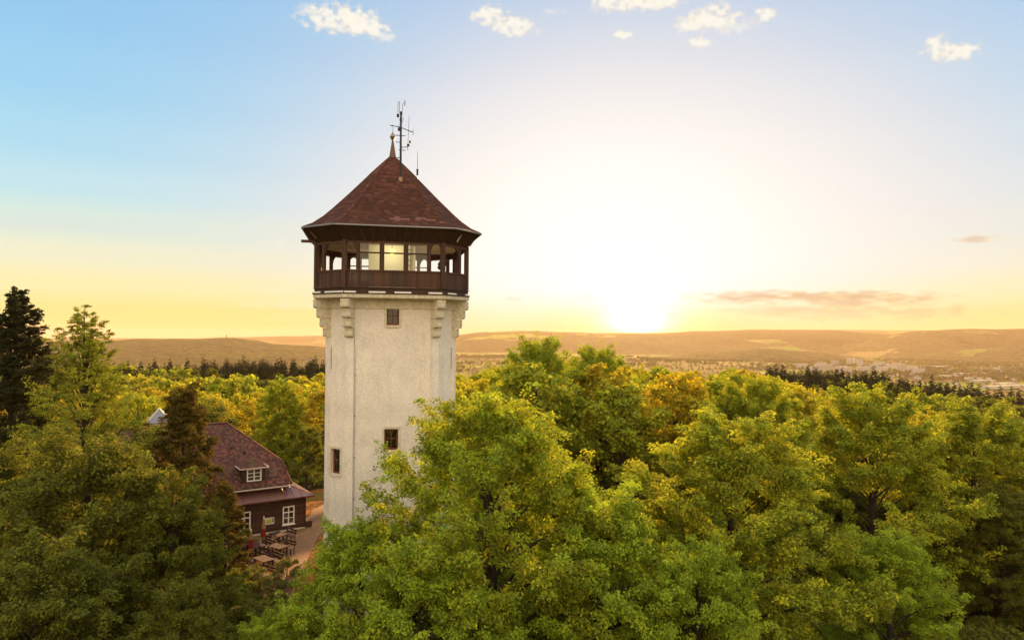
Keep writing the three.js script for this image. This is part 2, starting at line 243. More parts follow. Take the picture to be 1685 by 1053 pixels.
// ---------------------------------------------------------------- the town in the valley
const townMats = { wall: [std({ color: rgb(0.4, 0.36, 0.31), roughness: 0.9 }), std({ color: rgb(0.36, 0.3, 0.23), roughness: 0.9 }), std({ color: rgb(0.48, 0.45, 0.41), roughness: 0.9 })], roof: [std({ color: rgb(0.30, 0.10, 0.06), roughness: 0.9 }), std({ color: rgb(0.20, 0.09, 0.06), roughness: 0.9 }), std({ color: rgb(0.3, 0.28, 0.27), roughness: 0.9 })], flat: std({ color: rgb(0.3, 0.28, 0.26), roughness: 0.9 }), dark: std({ color: rgb(0.08, 0.08, 0.09), roughness: 0.3 }) };
{
  const house = (w, d, h, rh) => {
    const a = new Shape3().box(0, h / 2, 0, w, h, d), b = new Shape3(), o = 0.5, W = w / 2 + o, Z = d / 2 + o;
    b.quad([-W, h, Z], [W, h, Z], [W, h + rh, 0], [-W, h + rh, 0]); b.quad([W, h, -Z], [-W, h, -Z], [-W, h + rh, 0], [W, h + rh, 0]); b.tri([W, h, Z], [W, h, -Z], [W, h + rh, 0]); b.tri([-W, h, -Z], [-W, h, Z], [-W, h + rh, 0]); b.quad([-W, h, -Z], [W, h, -Z], [W, h, Z], [-W, h, Z]);
    return [a.build(), b.build()];
  };
  const block = (w, d, h, floors) => {
    const a = new Shape3().box(0, h / 2, 0, w, h, d), b = new Shape3().box(0, h + 0.5, 0, w + 0.8, 1, d + 0.8).box(w * 0.2, h + 2, 0, 5, 2, 4), c = new Shape3();
    const n = Math.round(w / 4); for (let f = 0; f < floors; f++) for (let k = 0; k < n; k++) c.box(-w / 2 + (k + 0.5) * w / n, (f + 0.5) * h / floors, d / 2, 1.8, 1.6, 0.16);
    return [a.build(), b.build(), c.build()];
  };
  const hs = [house(15, 11, 7, 5), house(20, 12, 8, 6), house(12, 10, 6, 5)], bl = [block(64, 15, 26, 8), block(46, 15, 34, 11), block(24, 22, 44, 14)], hall = block(95, 30, 9, 1), r = rng(41);
  const spot = (px, py, drop = 0) => { const [x, y] = ray(px, py); let d = 1500; for (; d < 12000; d += 25) { if (groundHeight(x * d, -d) >= EYE + y * d) break; } return new THREE.Vector3(x * d, groundHeight(x * d, -d) - 1, -d); };
  const put = (name, geos, mats, p, turn, label, cat, group, names) => { const t = thing(name, label, cat, group); t.position.copy(p); t.rotation.y = turn; geos.forEach((g, k) => part(t, names[k], g, mats[k], k === 2 ? 'stuff' : undefined)); return t; };
  const flats = [[1340, 611, 0], [1362, 611, 1], [1384, 612, 0], [1398, 601, 2], [1408, 600, 2], [1416, 603, 2], [1392, 613, 0], [1420, 613, 0], [1438, 611, 1], [1452, 613, 0], [1484, 612, 1], [1500, 610, 0], [1466, 607, 0], [1352, 604, 0], [1320, 606, 0], [1375, 603, 1], [1447, 602, 0], [1512, 615, 0]];
  const halls = [[1562, 621, 0.2], [1610, 625, -0.3], [1618, 629, 0.1], [1655, 634, 0.4], [1672, 638, -0.2], [1640, 640, 0.2], [1586, 617, 0.2], [1545, 605, 0.3], [1478, 600, 0.1]];
  flats.sort((a, b) => a[0] - b[0]); halls.sort((a, b) => a[0] - b[0]);
  for (const f of flats) { const [px, py, k] = f; put('apartment_block', bl[k], [townMats.wall[k === 1 ? 0 : 2], townMats.flat, townMats.dark], spot(px, py), (r() - 0.5) * 0.8, `${ORD[flats.indexOf(f)]} pale apartment block from the left in the town beyond the dark conifers`, 'apartment block', 'apartment blocks in the hazy valley town', ['wall', 'roof', 'windows']); }
  for (const [n, [px, py, t]] of halls.entries()) put('warehouse', hall, [townMats.wall[2], townMats.flat, townMats.dark], spot(px, py), t, `${ORD[n]} long pale warehouse hall from the left in the town right of the forest`, 'warehouse', 'warehouse halls at the near edge of the town', ['wall', 'roof', 'windows']);
  for (const [n, [px, py, t]] of [[384, 584, 0.2], [412, 588, -0.2], [500, 584, 0.1], [530, 588, 0.2]].entries()) put('warehouse', hall, [townMats.wall[2], townMats.flat, townMats.dark], spot(px, py), t, `${ORD[n]} long pale hall from the left in the hazy valley left of the tower`, 'warehouse', 'warehouse halls left of the tower', ['wall', 'roof', 'windows']);
  const home = (px, py, label, group) => { const k = Math.floor(r() * 3); put('village_house', hs[k], [townMats.wall[Math.floor(r() * 3)], townMats.roof[Math.floor(r() * 3)]], spot(px, py), r() * 3.1, label, 'house', group, ['wall', 'roof']); };
  for (let i = 0; i < 90; i++) { const px = 1330 + r() * 355, t = (px - 1330) / 355, py = 588 + t * 10 + Math.pow(r(), 1.2) * (24 + 26 * t); home(px, py, 'small pale house with pitched roof among the town beyond the conifers', 'houses of the valley town on the right'); }
  for (let i = 0; i < 46; i++) home(372 + r() * 162, 577 + r() * 18, 'tiny pale house scattered in the hazy valley left of the tower', 'houses of the valley left of the tower');
}
{ // slim mast on the wooded hill left of the tower
  const p = at(372, 557, 5200), t = thing('radio_mast', 'tiny slim mast standing on the crest of the hazy wooded hill left of the tower', 'mast'); t.position.copy(p);
  part(t, 'pole', new THREE.CylinderGeometry(2.2, 3.6, 36, 8).translate(0, 14, 0), townMats.dark); part(t, 'platform', new THREE.CylinderGeometry(5.5, 4, 6, 10).translate(0, 18, 0), townMats.dark);
}

// ---------------------------------------------------------------- the lookout tower
const M = {};
{
  const specks = (u, v) => fbm(u * 90, v * 90, 3, 90, 3), patch = (u, v) => fbm(u * 6, v * 6, 4, 6, 8);
  const t = tex(1024, (u, v) => { const p = patch(u, v), s = specks(u, v), g = 0.86 + p * 0.12 + (s - 0.5) * 0.15 - 0.03 * sstep(0.62, 0.8, fbm(u * 22, v * 1.5, 3, 0, 15)); return [240 * g, 231 * g, 224 * g]; }); t.repeat.set(0.2, 0.2);
  const b = grey(1024, (u, v) => fbm(u * 110, v * 110, 3, 110, 4)); b.repeat.set(0.2, 0.2);
  M.plaster = std({ map: t, bumpMap: b, bumpScale: 0.02, roughness: 0.95 });
  const st = tex(256, (u, v) => { const g = 0.84 + fbm(u * 20, v * 20, 4, 20, 5) * 0.26; return [208 * g, 198 * g, 178 * g]; }); st.repeat.set(0.5, 0.5);
  M.stone = std({ map: st, roughness: 0.9 });
  const wood = (r, g, b2, seed) => { const w = tex(256, (u, v) => { const k = 0.6 + fbm(u * 40, v * 3, 4, 0, seed) * 0.8; return [r * k, g * k, b2 * k]; }); w.repeat.set(1, 0.35); return w; };
  M.timber = std({ map: wood(68, 42, 30, 11), roughness: 0.75 });
  M.timber2 = std({ map: wood(80, 48, 32, 14), roughness: 0.75 });
  M.timber3 = std({ map: wood(58, 36, 27, 17), roughness: 0.75 });
  M.windowWood = std({ map: wood(104, 48, 30, 19), roughness: 0.6 });
  M.tiles = [[0.078, 0.028, 0.016], [0.062, 0.023, 0.014], [0.09, 0.031, 0.018], [0.054, 0.021, 0.014], [0.115, 0.042, 0.032], [0.17, 0.078, 0.064]].map((c) => new THREE.MeshPhysicalMaterial({ color: rgb(...c), roughness: 0.85, specularIntensity: 0.35 }));
  M.tileField = new THREE.MeshPhysicalMaterial({ vertexColors: true, roughness: 0.85, specularIntensity: 0.35 });
  M.zinc = std({ color: rgb(0.24, 0.23, 0.21), roughness: 0.45, metalness: 0.6 });
  M.flash = std({ color: rgb(0.62, 0.6, 0.56), roughness: 0.5 });
  M.steel = matte({ color: rgb(0.05, 0.045, 0.055), roughness: 0.8, specularIntensity: 0.3 });
  M.glass = new THREE.MeshPhysicalMaterial({ color: rgb(0.95, 0.97, 0.96), transmission: 1, thickness: 0, roughness: 0.02, ior: 1.45 });
  M.inner = std({ color: rgb(0.86, 0.84, 0.78), roughness: 0.9 });
  M.gap = std({ color: rgb(0.12, 0.1, 0.08), roughness: 1 });
  M.dim = std({ color: rgb(0.05, 0.045, 0.04), roughness: 1 });
}
const TROT = 12 * D2R, towerPos = at(643, 526.5, 39); towerPos.y = 0;
const tower = thing('observation_tower', 'tall white plastered lookout tower with brown timber gallery and tiled pointed roof', 'tower');
tower.position.copy(towerPos); tower.position.y = -0.12; tower.rotation.y = TROT; tower.scale.set(0.89, 1, 0.89);
const oct = (a, k) => [[-(a - k), a], [a - k, a], [a, a - k], [a, -(a - k)], [a - k, -a], [-(a - k), -a], [-a, -(a - k)], [-a, a - k]];   // from the front face round to the right
const K = 0.352;
function faceFrame(pts, i) { const A = pts[i], B = pts[(i + 1) % 8], l = Math.hypot(B[0] - A[0], B[1] - A[1]), ux = (B[0] - A[0]) / l, uz = (B[1] - A[1]) / l; return { A, B, l, mx: (A[0] + B[0]) / 2, mz: (A[1] + B[1]) / 2, ux, uz, nx: -uz, nz: ux, ry: Math.atan2(-uz, ux) }; }
// for the front face A -> B runs to +x, and the outward normal is +z: (nx, nz) = (-uz, ux)
const SH = oct(3.74, 1.3);
{
  // eight plastered walls, with openings for the windows
  const holes = { 0: [[-0.02, 16.5, 0.72, 0.9], [-0.05, 10.15, 0.8, 1.1]], 7: [[-0.15, 9.0, 0.74, 1.3]], 1: [[0.2, 11.0, 0.7, 1.0]] };
  const geos = [], walls = [];
  for (let i = 0; i < 8; i++) {
    const f = faceFrame(SH, i), s = new THREE.Shape([[-f.l / 2, -1], [f.l / 2, -1], [f.l / 2, 17.45], [-f.l / 2, 17.45]].map((p) => new THREE.Vector2(...p)));
    for (const [x, y, w, h] of holes[i] ?? []) s.holes.push(new THREE.Path([[x - w / 2, y - h / 2], [x - w / 2, y + h / 2], [x + w / 2, y + h / 2], [x + w / 2, y - h / 2]].map((p) => new THREE.Vector2(...p))));
    const g = new THREE.ExtrudeGeometry(s, { depth: 0.35, bevelEnabled: false }).translate(0, 0, -0.35);
    g.applyMatrix4(new THREE.Matrix4().makeRotationY(f.ry).setPosition(f.mx, 0, f.mz)); g.deleteAttribute('normal'); g.deleteAttribute('uv'); geos.push(g.index ? g.toNonIndexed() : g);
    for (const [x, y, w, h] of holes[i] ?? []) {
      const win = grp(tower, 'window'); win.position.set(f.mx + f.ux * x, y, f.mz + f.uz * x); win.rotation.y = f.ry;
      const fr = new Shape3(), z = -0.22, b = 0.09; fr.box(-w / 2 + b / 2, 0, z, b, h - 0.004, 0.09).box(w / 2 - b / 2, 0, z, b, h - 0.004, 0.09).box(0, h / 2 - b / 2, z, w - 2 * b, b, 0.088).box(0, -h / 2 + b / 2, z, w - 2 * b, b, 0.088);
      if (i === 0) fr.box(0, 0, z, 0.045, h - 2 * b, 0.06).box(0, 0.04, z, w - 2 * b, 0.045, 0.056); else fr.box(0, 0.05, z, w - 2 * b, 0.05, 0.06);
      part(win, 'frame', fr.build({ boxuv: true }), M.windowWood);
      part(win, 'pane', new THREE.BoxGeometry(w - 2 * b, h - 2 * b, 0.008).translate(0, 0, z - 0.012), M.glass);
      const tr = new Shape3(), e = 0.13, o = 0.018; tr.box(-w / 2 - e / 2, 0, o / 2, e, h + 2 * e, o * 2).box(w / 2 + e / 2, 0, o / 2, e, h + 2 * e, o * 2).box(0, h / 2 + e / 2, o / 2, w, e, o * 1.9).box(0, -h / 2 - e / 2, o / 2 + 0.02, w, e, o * 4);
      part(win, 'surround', tr.build({ boxuv: true }), M.stone);
    }
  }
  part(tower, 'wall', boxUV(mergeGeometries(geos)), M.plaster);
  // narrow slots and plaster joints
  const slots = new Shape3(); for (const i of [7, 1]) { const f = faceFrame(SH, i); for (const x of i === 7 ? [-0.6] : [0.62]) slots.box(f.mx + f.ux * x, 14.3, f.mz + f.uz * x, 0.05, 1.15, 0.012, f.ry); }
  part(tower, 'wall_slot', slots.build(), M.gap);
  // upper band under the gallery
  const bandRing = oct(3.80, 1.32); const band = new Shape3().ring([[oct(3.7, 1.29), 16.86], [bandRing, 16.9], [bandRing, 17.42]]); part(tower, 'upper_band', band.build({ boxuv: true }), M.stone);
  // cornice and skirt
  const cor = new Shape3().ring([[oct(4.25, 1.55), 17.36], [oct(4.5, 1.64), 17.40], [oct(4.56, 1.66), 17.43], [oct(4.56, 1.66), 17.60], [oct(4.5, 1.64), 17.62]]); part(tower, 'cornice', cor.build({ boxuv: true }), M.stone);
  const fl = new Shape3().ring([[oct(4.62, 1.68), 17.622], [oct(4.62, 1.68), 17.66], [oct(4.50, 1.64), 17.72], [oct(4.50, 1.64), 17.88], [oct(4.56, 1.66), 17.9], [oct(4.56, 1.66), 17.95], [oct(4.40, 1.6), 17.97]]); part(tower, 'gallery_floor', fl.build({ boxuv: true }), M.timber3);
  const G0 = oct(4.52, 1.65);
  for (const [i, x, w] of [[7, -0.9, 0.7], [7, 0.55, 1.5], [0, -2.45, 0.65], [0, -0.95, 0.95], [0, 0.5, 0.95], [0, 2.35, 0.8], [1, -0.5, 0.8], [1, 0.9, 0.25]]) { const f = faceFrame(G0, i); part(tower, 'flashing_plate', new THREE.BoxGeometry(w, 0.09, 0.03).rotateX(-0.35).rotateY(f.ry).translate(f.mx + f.ux * x + f.nx * 0.07, 17.70, f.mz + f.uz * x + f.nz * 0.07), M.flash); }
  // stepped corbels on the eight corners
  const cr = 0.02;
  for (let i = 0; i < 8; i++) {
    const P = SH[i], Q = oct(4.45, 1.62)[i], dx = Q[0] - P[0], dz = Q[1] - P[1], bis = Math.atan2(P[0], P[1]) , l = Math.hypot(dx, dz);
    const fA = faceFrame(SH, i), fB = faceFrame(SH, (i + 7) % 8), nx = fA.nx + fB.nx, nz = fA.nz + fB.nz, ry = Math.atan2(nx, nz), c = grp(tower, 'corbel');
    c.position.set(P[0], 0, P[1]); c.rotation.y = ry;
    for (let k = 0; k < 4; k++) {
      const out = 0.07 + (l - 0.06) * (1 - k / 3.8), yTop = 17.36 - k * 0.49, th = 0.47;
      const s = new THREE.Shape(); s.moveTo(-0.5, yTop); s.lineTo(out, yTop); s.lineTo(out, yTop - 0.12); s.lineTo(out - 0.025, yTop - 0.125); s.lineTo(out - 0.025, yTop - 0.145); s.lineTo(out, yTop - 0.15); s.lineTo(out, yTop - th + 0.12); s.quadraticCurveTo(out - 0.02, yTop - th, out - 0.16, yTop - th); s.lineTo(-0.5, yTop - th);
      const w = 0.5, g = new THREE.ExtrudeGeometry(s, { depth: w, bevelEnabled: false, curveSegments: 4 }).translate(0, 0, -w / 2).rotateY(-Math.PI / 2); g.deleteAttribute('normal'); g.deleteAttribute('uv');
      part(c, 'corbel_stone', boxUV(g), M.stone);
    }
    part(c, 'pilaster', new Shape3().box(0, 7.2, -0.165, 0.5, 16.4, 0.4).build({ boxuv: true }), M.plaster);
  }
  // lightning wire down the front left corner
  const f0 = faceFrame(SH, 0), pts = [[-2.62, 17.3, 0.72], [-2.5, 16.6, 0.45], [-2.2, 15.55, 0.25], [-2.14, 14.6, 0.06], [-2.13, 9, 0.05], [-2.13, 0, 0.05]].map(([x, y, z]) => new THREE.Vector3(f0.mx + x, y, f0.mz + z));
  part(tower, 'lightning_wire', new Shape3().tube(pts, 0.009, 5).build(), M.zinc);
  const cl = new Shape3(); for (let y = 3; y < 15; y += 2.1) cl.box(f0.mx - 2.13, y, f0.mz + 0.03, 0.05, 0.05, 0.07); part(tower, 'wire_clip', cl.build(), M.steel);
}
{ // gallery: parapet, posts, glazing, inner core
  const GA = oct(4.40, 1.62), yF = 17.97, yP = 18.78, yT = 20.22;
  const r = rng(5), board = new THREE.BoxGeometry(0.105, 0.78, 0.03), mats = [M.timber, M.timber2, M.timber3];
  const addBox = (S, f, x, y, n, w, h, d) => S.box(f.mx + f.ux * x + f.nx * n, y, f.mz + f.uz * x + f.nz * n, w, h, d, f.ry);
  for (let i = 0; i < 8; i++) {
    const f = faceFrame(GA, i), wide = i % 2 === 0, par = grp(tower, 'parapet');
    part(par, 'handrail', addBox(new Shape3(), f, 0, yP + 0.02, 0, f.l + 0.05, 0.07, 0.14).build({ boxuv: true }), M.timber2);
    part(par, 'rail', addBox(addBox(new Shape3(), f, 0, yF + 0.1, -0.05, f.l - 0.1, 0.08, 0.06), f, 0, yP - 0.15, -0.05, f.l - 0.1, 0.08, 0.058).build({ boxuv: true }), M.timber3);
    const n = Math.floor((f.l - 0.2) / 0.1075); for (let k = 0; k < n; k++) { const x = (k - (n - 1) / 2) * 0.1075, b = part(par, 'board', board, mats[Math.floor(r() * 3)]); b.position.set(f.mx + f.ux * x + f.nx * (r() * 0.006), yF + 0.40, f.mz + f.uz * x + f.nz * (r() * 0.006)); b.rotation.y = f.ry; }
    // corner post at A
    part(tower, 'corner_post', new Shape3().box(f.A[0], 19.15, f.A[1], 0.24, 2.36, 0.24, f.ry - Math.PI / 8).build({ boxuv: true }), M.timber);
    const glazed = i === 0 || i === 4, posts = glazed ? [-2.05, -0.70, 0.66, 2.0] : wide ? [0] : [i === 3 || i === 7 ? -0.55 : 0.42];
    for (const x of posts) part(tower, 'post', addBox(new Shape3(), f, x, 19.55, -0.03, glazed ? 0.17 : 0.19, 1.52, 0.16).build({ boxuv: true }), M.timber);
    // boarded wall over the openings up to the eaves, in planks
    const over = grp(tower, 'boarding'), m = Math.floor(f.l / 0.24); for (let k = 0; k < m; k++) { const x = (k + 0.5) * f.l / m - f.l / 2, b = part(over, 'plank', board, mats[Math.floor(r() * 3)]); b.scale.set(f.l / m / 0.105 * 0.97, (20.95 - yT) / 0.78, 1.2); b.position.set(f.mx + f.ux * x + f.nx * (-0.03 + r() * 0.008), (yT + 20.95) / 2, f.mz + f.uz * x + f.nz * (-0.03 + r() * 0.008)); b.rotation.y = f.ry; }
    // curved braces
    const brace = (x, sgn, w, h) => { const s = new THREE.Shape(); s.moveTo(0, 0); s.lineTo(sgn * w, 0); s.quadraticCurveTo(sgn * 0.1 * w, -0.15 * h, 0, -h); const g = new THREE.ExtrudeGeometry(s, { depth: 0.1, bevelEnabled: false, curveSegments: 6 }).translate(0, 0, -0.08); g.deleteAttribute('uv'); g.deleteAttribute('normal'); g.applyMatrix4(new THREE.Matrix4().makeRotationY(f.ry).setPosition(f.mx + f.ux * x, yT + 0.01, f.mz + f.uz * x)); part(tower, 'brace', boxUV(g), M.timber); };
    const saw = (x0, x1) => { const s = new THREE.Shape(), t = Math.round((x1 - x0) / 0.11); s.moveTo(x0, yT + 0.06); for (let k = 0; k < t; k++) { const a = lerp(x0, x1, k / t), b = lerp(x0, x1, (k + 1) / t); s.lineTo(a, yT - 0.02); s.lineTo((a + b) / 2, yT - 0.10); s.lineTo(b, yT - 0.02); } s.lineTo(x1, yT + 0.06); const g = new THREE.ExtrudeGeometry(s, { depth: 0.025, bevelEnabled: false }).translate(0, 0, 0.02); g.deleteAttribute('uv'); g.deleteAttribute('normal'); g.applyMatrix4(new THREE.Matrix4().makeRotationY(f.ry).setPosition(f.mx, 0, f.mz)); part(tower, 'scalloped_trim', boxUV(g), M.timber2); };
    if (glazed) {
      for (let b = 0; b < 3; b++) {
        const x0 = posts[b] + 0.085, x1 = posts[b + 1] - 0.085, xm = (x0 + x1) / 2, w = x1 - x0, win = grp(tower, 'gallery_window');
        const fr = new Shape3(); addBox(fr, f, xm, 19.71, -0.03, w, 0.075, 0.09); addBox(fr, f, x0 + 0.025, 19.5, -0.032, 0.05, 1.42, 0.07); addBox(fr, f, x1 - 0.025, 19.5, -0.032, 0.05, 1.42, 0.07);
        part(win, 'frame', fr.build({ boxuv: true }), M.timber3);
        if (i === 0) part(win, 'pane', addBox(new Shape3(), f, xm, 19.52, -0.035, w - 0.1, 1.36, 0.006).build(), M.glass);
        saw(x0, x1);
      }
      brace(posts[0] - 0.085, -1, 0.3, 0.5); brace(posts[3] + 0.085, 1, 0.3, 0.5); brace(-f.l / 2 + 0.1, 1, 0.25, 0.35); brace(f.l / 2 - 0.1, -1, 0.25, 0.35);
      for (const e of [-1, 1]) part(tower, 'transom', addBox(new Shape3(), f, e * (f.l / 2 - 0.4), 19.71, -0.03, 0.62, 0.06, 0.07).build({ boxuv: true }), M.timber3);
    } else { const p = posts[0]; saw(-f.l / 2 + 0.15, p - 0.1); saw(p + 0.1, f.l / 2 - 0.15); if (p > 0.1) brace(p - 0.1, -1, 0.42, 0.7); else brace(p + 0.1, 1, 0.42, 0.7); brace(-f.l / 2 + 0.1, 1, 0.2, 0.3); brace(f.l / 2 - 0.1, -1, 0.2, 0.3); }
  }
  // inner core, ceiling, ladder, lamp
  const core = new Shape3().box(0.0, 19.2, -0.2, 2.85, 2.5, 2.9); part(tower, 'stair_core', core.build({ boxuv: true }), M.inner);
  part(tower, 'ceiling', new Shape3().ring([[oct(4.28, 1.58), 20.5], [oct(4.28, 1.58), 20.56]]).build({ boxuv: true }), M.inner);
  const lad = grp(tower, 'ladder'); lad.position.set(0.95, 0, 1.33);
  part(lad, 'rail', new Shape3().box(-0.18, 19.2, 0, 0.04, 2.5, 0.04).box(0.18, 19.2, 0, 0.04, 2.5, 0.04).build(), M.timber2); for (let k = 0; k < 8; k++) part(lad, 'rung', new Shape3().box(0, 18.2 + k * 0.29, 0, 0.32, 0.035, 0.035).build(), M.timber2);
  const lamp = grp(tower, 'ceiling_lamp'); lamp.position.set(-0.05, 19.98, 2.3);
  const globe = part(lamp, 'lamp_globe', new THREE.SphereGeometry(0.165, 20, 14), std({ color: rgb(0.9, 0.8, 0.35), emissive: rgb(1.0, 0.78, 0.12), emissiveIntensity: 0.95, roughness: 0.4 })); globe.castShadow = false;
  part(lamp, 'lamp_rod', new THREE.CylinderGeometry(0.015, 0.015, 0.4, 6).translate(0, 0.34, 0), M.steel);
  const pl = new THREE.PointLight(rgb(1, 0.8, 0.4), 0.7); pl.position.set(0, 0, 0); pl.shadow.radius = 7; pl.castShadow = true; lamp.add(pl);
  // beam end sticking out on the left
  part(tower, 'beam_end', new Shape3().box(-4.78, 20.36, 2.75, 1.0, 0.14, 0.14).build({ boxuv: true }), M.timber2);
}
{ // roof
  const prof = [[5.15, 21.0], [4.62, 21.24], [4.05, 21.66], [3.55, 22.12], [2.6, 23.06], [1.5, 24.2], [1.42, 24.3], [0.7, 25.02], [0.1, 25.6]];
  const under = new Shape3().ring(prof.map(([a, y]) => [oct(a - 0.03, (a - 0.03) * K), y - 0.035]), true, true);
  const roof = grp(tower, 'roof');
  part(roof, 'roof_deck', under.build({ boxuv: true }), M.timber3);
  // soffit: boards sloping from the eave inwards and down
  const so = new Shape3().ring([[oct(4.42, 1.63), 20.30], [oct(5.1, 1.8), 20.93]], false, false); part(roof, 'soffit', so.build({ boxuv: true }), M.timber3);
  for (let i = 0; i < 8; i++) { const a = faceFrame(oct(4.44, 1.64), i), b = faceFrame(oct(5.1, 1.8), i), n = i % 2 ? 6 : 10; for (let k = 0; k <= n; k++) { const t = k / n - 0.5, p = new THREE.Vector3(a.mx + a.ux * a.l * t, 20.31, a.mz + a.uz * a.l * t), q = new THREE.Vector3(b.mx + b.ux * b.l * t, 20.92, b.mz + b.uz * b.l * t); part(roof, 'soffit_batten', new Shape3().tube([p, q], 0.03, 4).build(), M.timber2); } }
  // tiles
  const P = (i, a, y, t) => { const f = faceFrame(oct(a, a * K), i); return new THREE.Vector3(f.mx + f.ux * f.l * (t - 0.5), y, f.mz + f.uz * f.l * (t - 0.5)); };
  const seg = []; let tot = 0; for (let k = 0; k < prof.length - 1; k++) { const l = Math.hypot(prof[k][0] - prof[k + 1][0], prof[k][1] - prof[k + 1][1]); seg.push([tot, l]); tot += l; }
  const onProf = (s) => { s = Math.min(s, tot - 1e-4); let k = 0; while (k < seg.length - 1 && s > seg[k][0] + seg[k][1]) k++; const t = (s - seg[k][0]) / seg[k][1]; return [lerp(prof[k][0], prof[k + 1][0], t), lerp(prof[k][1], prof[k + 1][1], t)]; };
  const tile = new THREE.BoxGeometry(1, 1, 1), r = rng(12), rowH = 0.175; let singles = 0;
  const field = []; const Mx = new THREE.Matrix4(), X = new THREE.Vector3(), Yv = new THREE.Vector3(), Z = new THREE.Vector3();
  for (let i = 0; i < 8; i++) for (let row = 0, s = 0.0; s < tot - 0.12; row++, s += rowH) {
    const [a0, y0] = onProf(s), [a1, y1] = onProf(s + rowH + 0.05), L = P(i, a0, y0, 0), R = P(i, a0, y0, 1), L1 = P(i, a1, y1, 0), R1 = P(i, a1, y1, 1);
    const w = L.distanceTo(R), n = Math.max(1, Math.round(w / 0.3)), mid0 = L.clone().lerp(R, 0.5), mid1 = L1.clone().lerp(R1, 0.5), len = mid0.distanceTo(mid1), up = s > 4.9;
    X.subVectors(R, L).normalize(); Yv.subVectors(mid1, mid0).normalize(); Z.crossVectors(X, Yv);
    const off = row % 2 ? 0.5 : 0;
    for (let k = 0; k < n + (off ? 1 : 0); k++) {
      let t0 = (k - off) / n, t1 = (k + 1 - off) / n; t0 = Math.max(0, t0); t1 = Math.min(1, t1); const tc = (t0 + t1) / 2;
      const tw = (t1 - t0) * w - 0.012; if (tw < 0.04) continue;
      const c0 = L.clone().lerp(R, tc), c1 = L1.clone().lerp(R1, tc), c = c0.lerp(c1, 0.5);
      const patch = fbm(tc * 3 + i * 5, s * 1.3, 3), mi = up ? (r() < 0.5 ? 4 : 0) : patch > 0.76 && r() < 0.6 ? 5 : r() < 0.06 ? 4 : Math.floor(r() * 4);
      const tilt = 0.055 + (r() - 0.5) * 0.03, Y2 = Yv.clone().applyAxisAngle(X, -tilt + 0.0), Z2 = new THREE.Vector3().crossVectors(X, Y2);
      Mx.makeBasis(X.clone().multiplyScalar(tw), Y2.clone().multiplyScalar(len), Z2.clone().multiplyScalar(0.034)); Mx.setPosition(c.addScaledVector(Z, 0.012 + r() * 0.006));
      if ((i === 0 && row < 14) && singles < 300) { const o = part(roof, 'tile', tile, M.tiles[mi]); Mx.decompose(o.position, o.quaternion, o.scale); singles++; }
      else { const g = tile.clone().applyMatrix4(Mx); g.deleteAttribute('uv'); g.deleteAttribute('normal'); const col = M.tiles[mi].color, ca = new Float32Array(24 * 3); for (let q = 0; q < 24; q++) { ca[q * 3] = col.r; ca[q * 3 + 1] = col.g; ca[q * 3 + 2] = col.b; } g.setAttribute('color', new THREE.BufferAttribute(ca, 3)); field.push(g.toNonIndexed()); }
    }
  }
  part(roof, 'tile_field', mergeGeometries(field), M.tileField, 'stuff');
  for (let i = 0; i < 8; i++) { const pts = prof.map(([a, y]) => { const q = oct(a, a * K)[i]; return new THREE.Vector3(q[0], y + 0.02, q[1]); }); part(roof, 'hip_ridge', new Shape3().tube(pts, 0.055, 6).build(), M.tiles[(i * 2) % 4]); }
  for (let i = 0; i < 8; i++) { const f = faceFrame(oct(5.2, 5.2 * K), i); part(roof, 'gutter', new Shape3().tube([new THREE.Vector3(f.A[0], 20.98, f.A[1]), new THREE.Vector3(f.B[0], 20.98, f.B[1])], 0.048, 8).build(), M.zinc); }
  const E = oct(5.15, 1.81), Gp = oct(4.46, 1.63);
  for (const [i, k, m2] of [[7, 0.12, M.zinc], [1, 0.4, M.flash], [2, 0.12, M.flash], [4, 0.12, M.zinc]]) { const f = faceFrame(oct(5.0, 1.8), i), g = faceFrame(Gp, i); const p = new THREE.Vector3(f.mx + f.ux * f.l * (k - 0.5), 20.9, f.mz + f.uz * f.l * (k - 0.5)), q = new THREE.Vector3(g.mx + g.ux * g.l * (k - 0.5) * 0.96 + g.nx * 0.25, 20.45, g.mz + g.uz * g.l * (k - 0.5) * 0.96 + g.nz * 0.25); part(roof, 'downpipe', new Shape3().tube([p, q], 0.045, 7).build(), m2); }
  const fin = grp(tower, 'finial');
  const sq = (a) => [[-a, a], [a, a], [a, -a], [-a, -a]];
  part(fin, 'spire', new Shape3().ring([[sq(0.24), 25.46], [sq(0.2), 25.62], [sq(0.05), 26.55]]).build(), std({ color: rgb(0.15, 0.08, 0.07), roughness: 0.6, metalness: 0.2 }));
  part(fin, 'diamond', new Shape3().ring([[sq(0.04), 26.5], [sq(0.17), 26.74], [sq(0.02), 27.02]]).build(), M.zinc);
  part(fin, 'needle', new THREE.CylinderGeometry(0.012, 0.016, 0.5, 6).translate(0, 27.2, 0), M.steel);
}
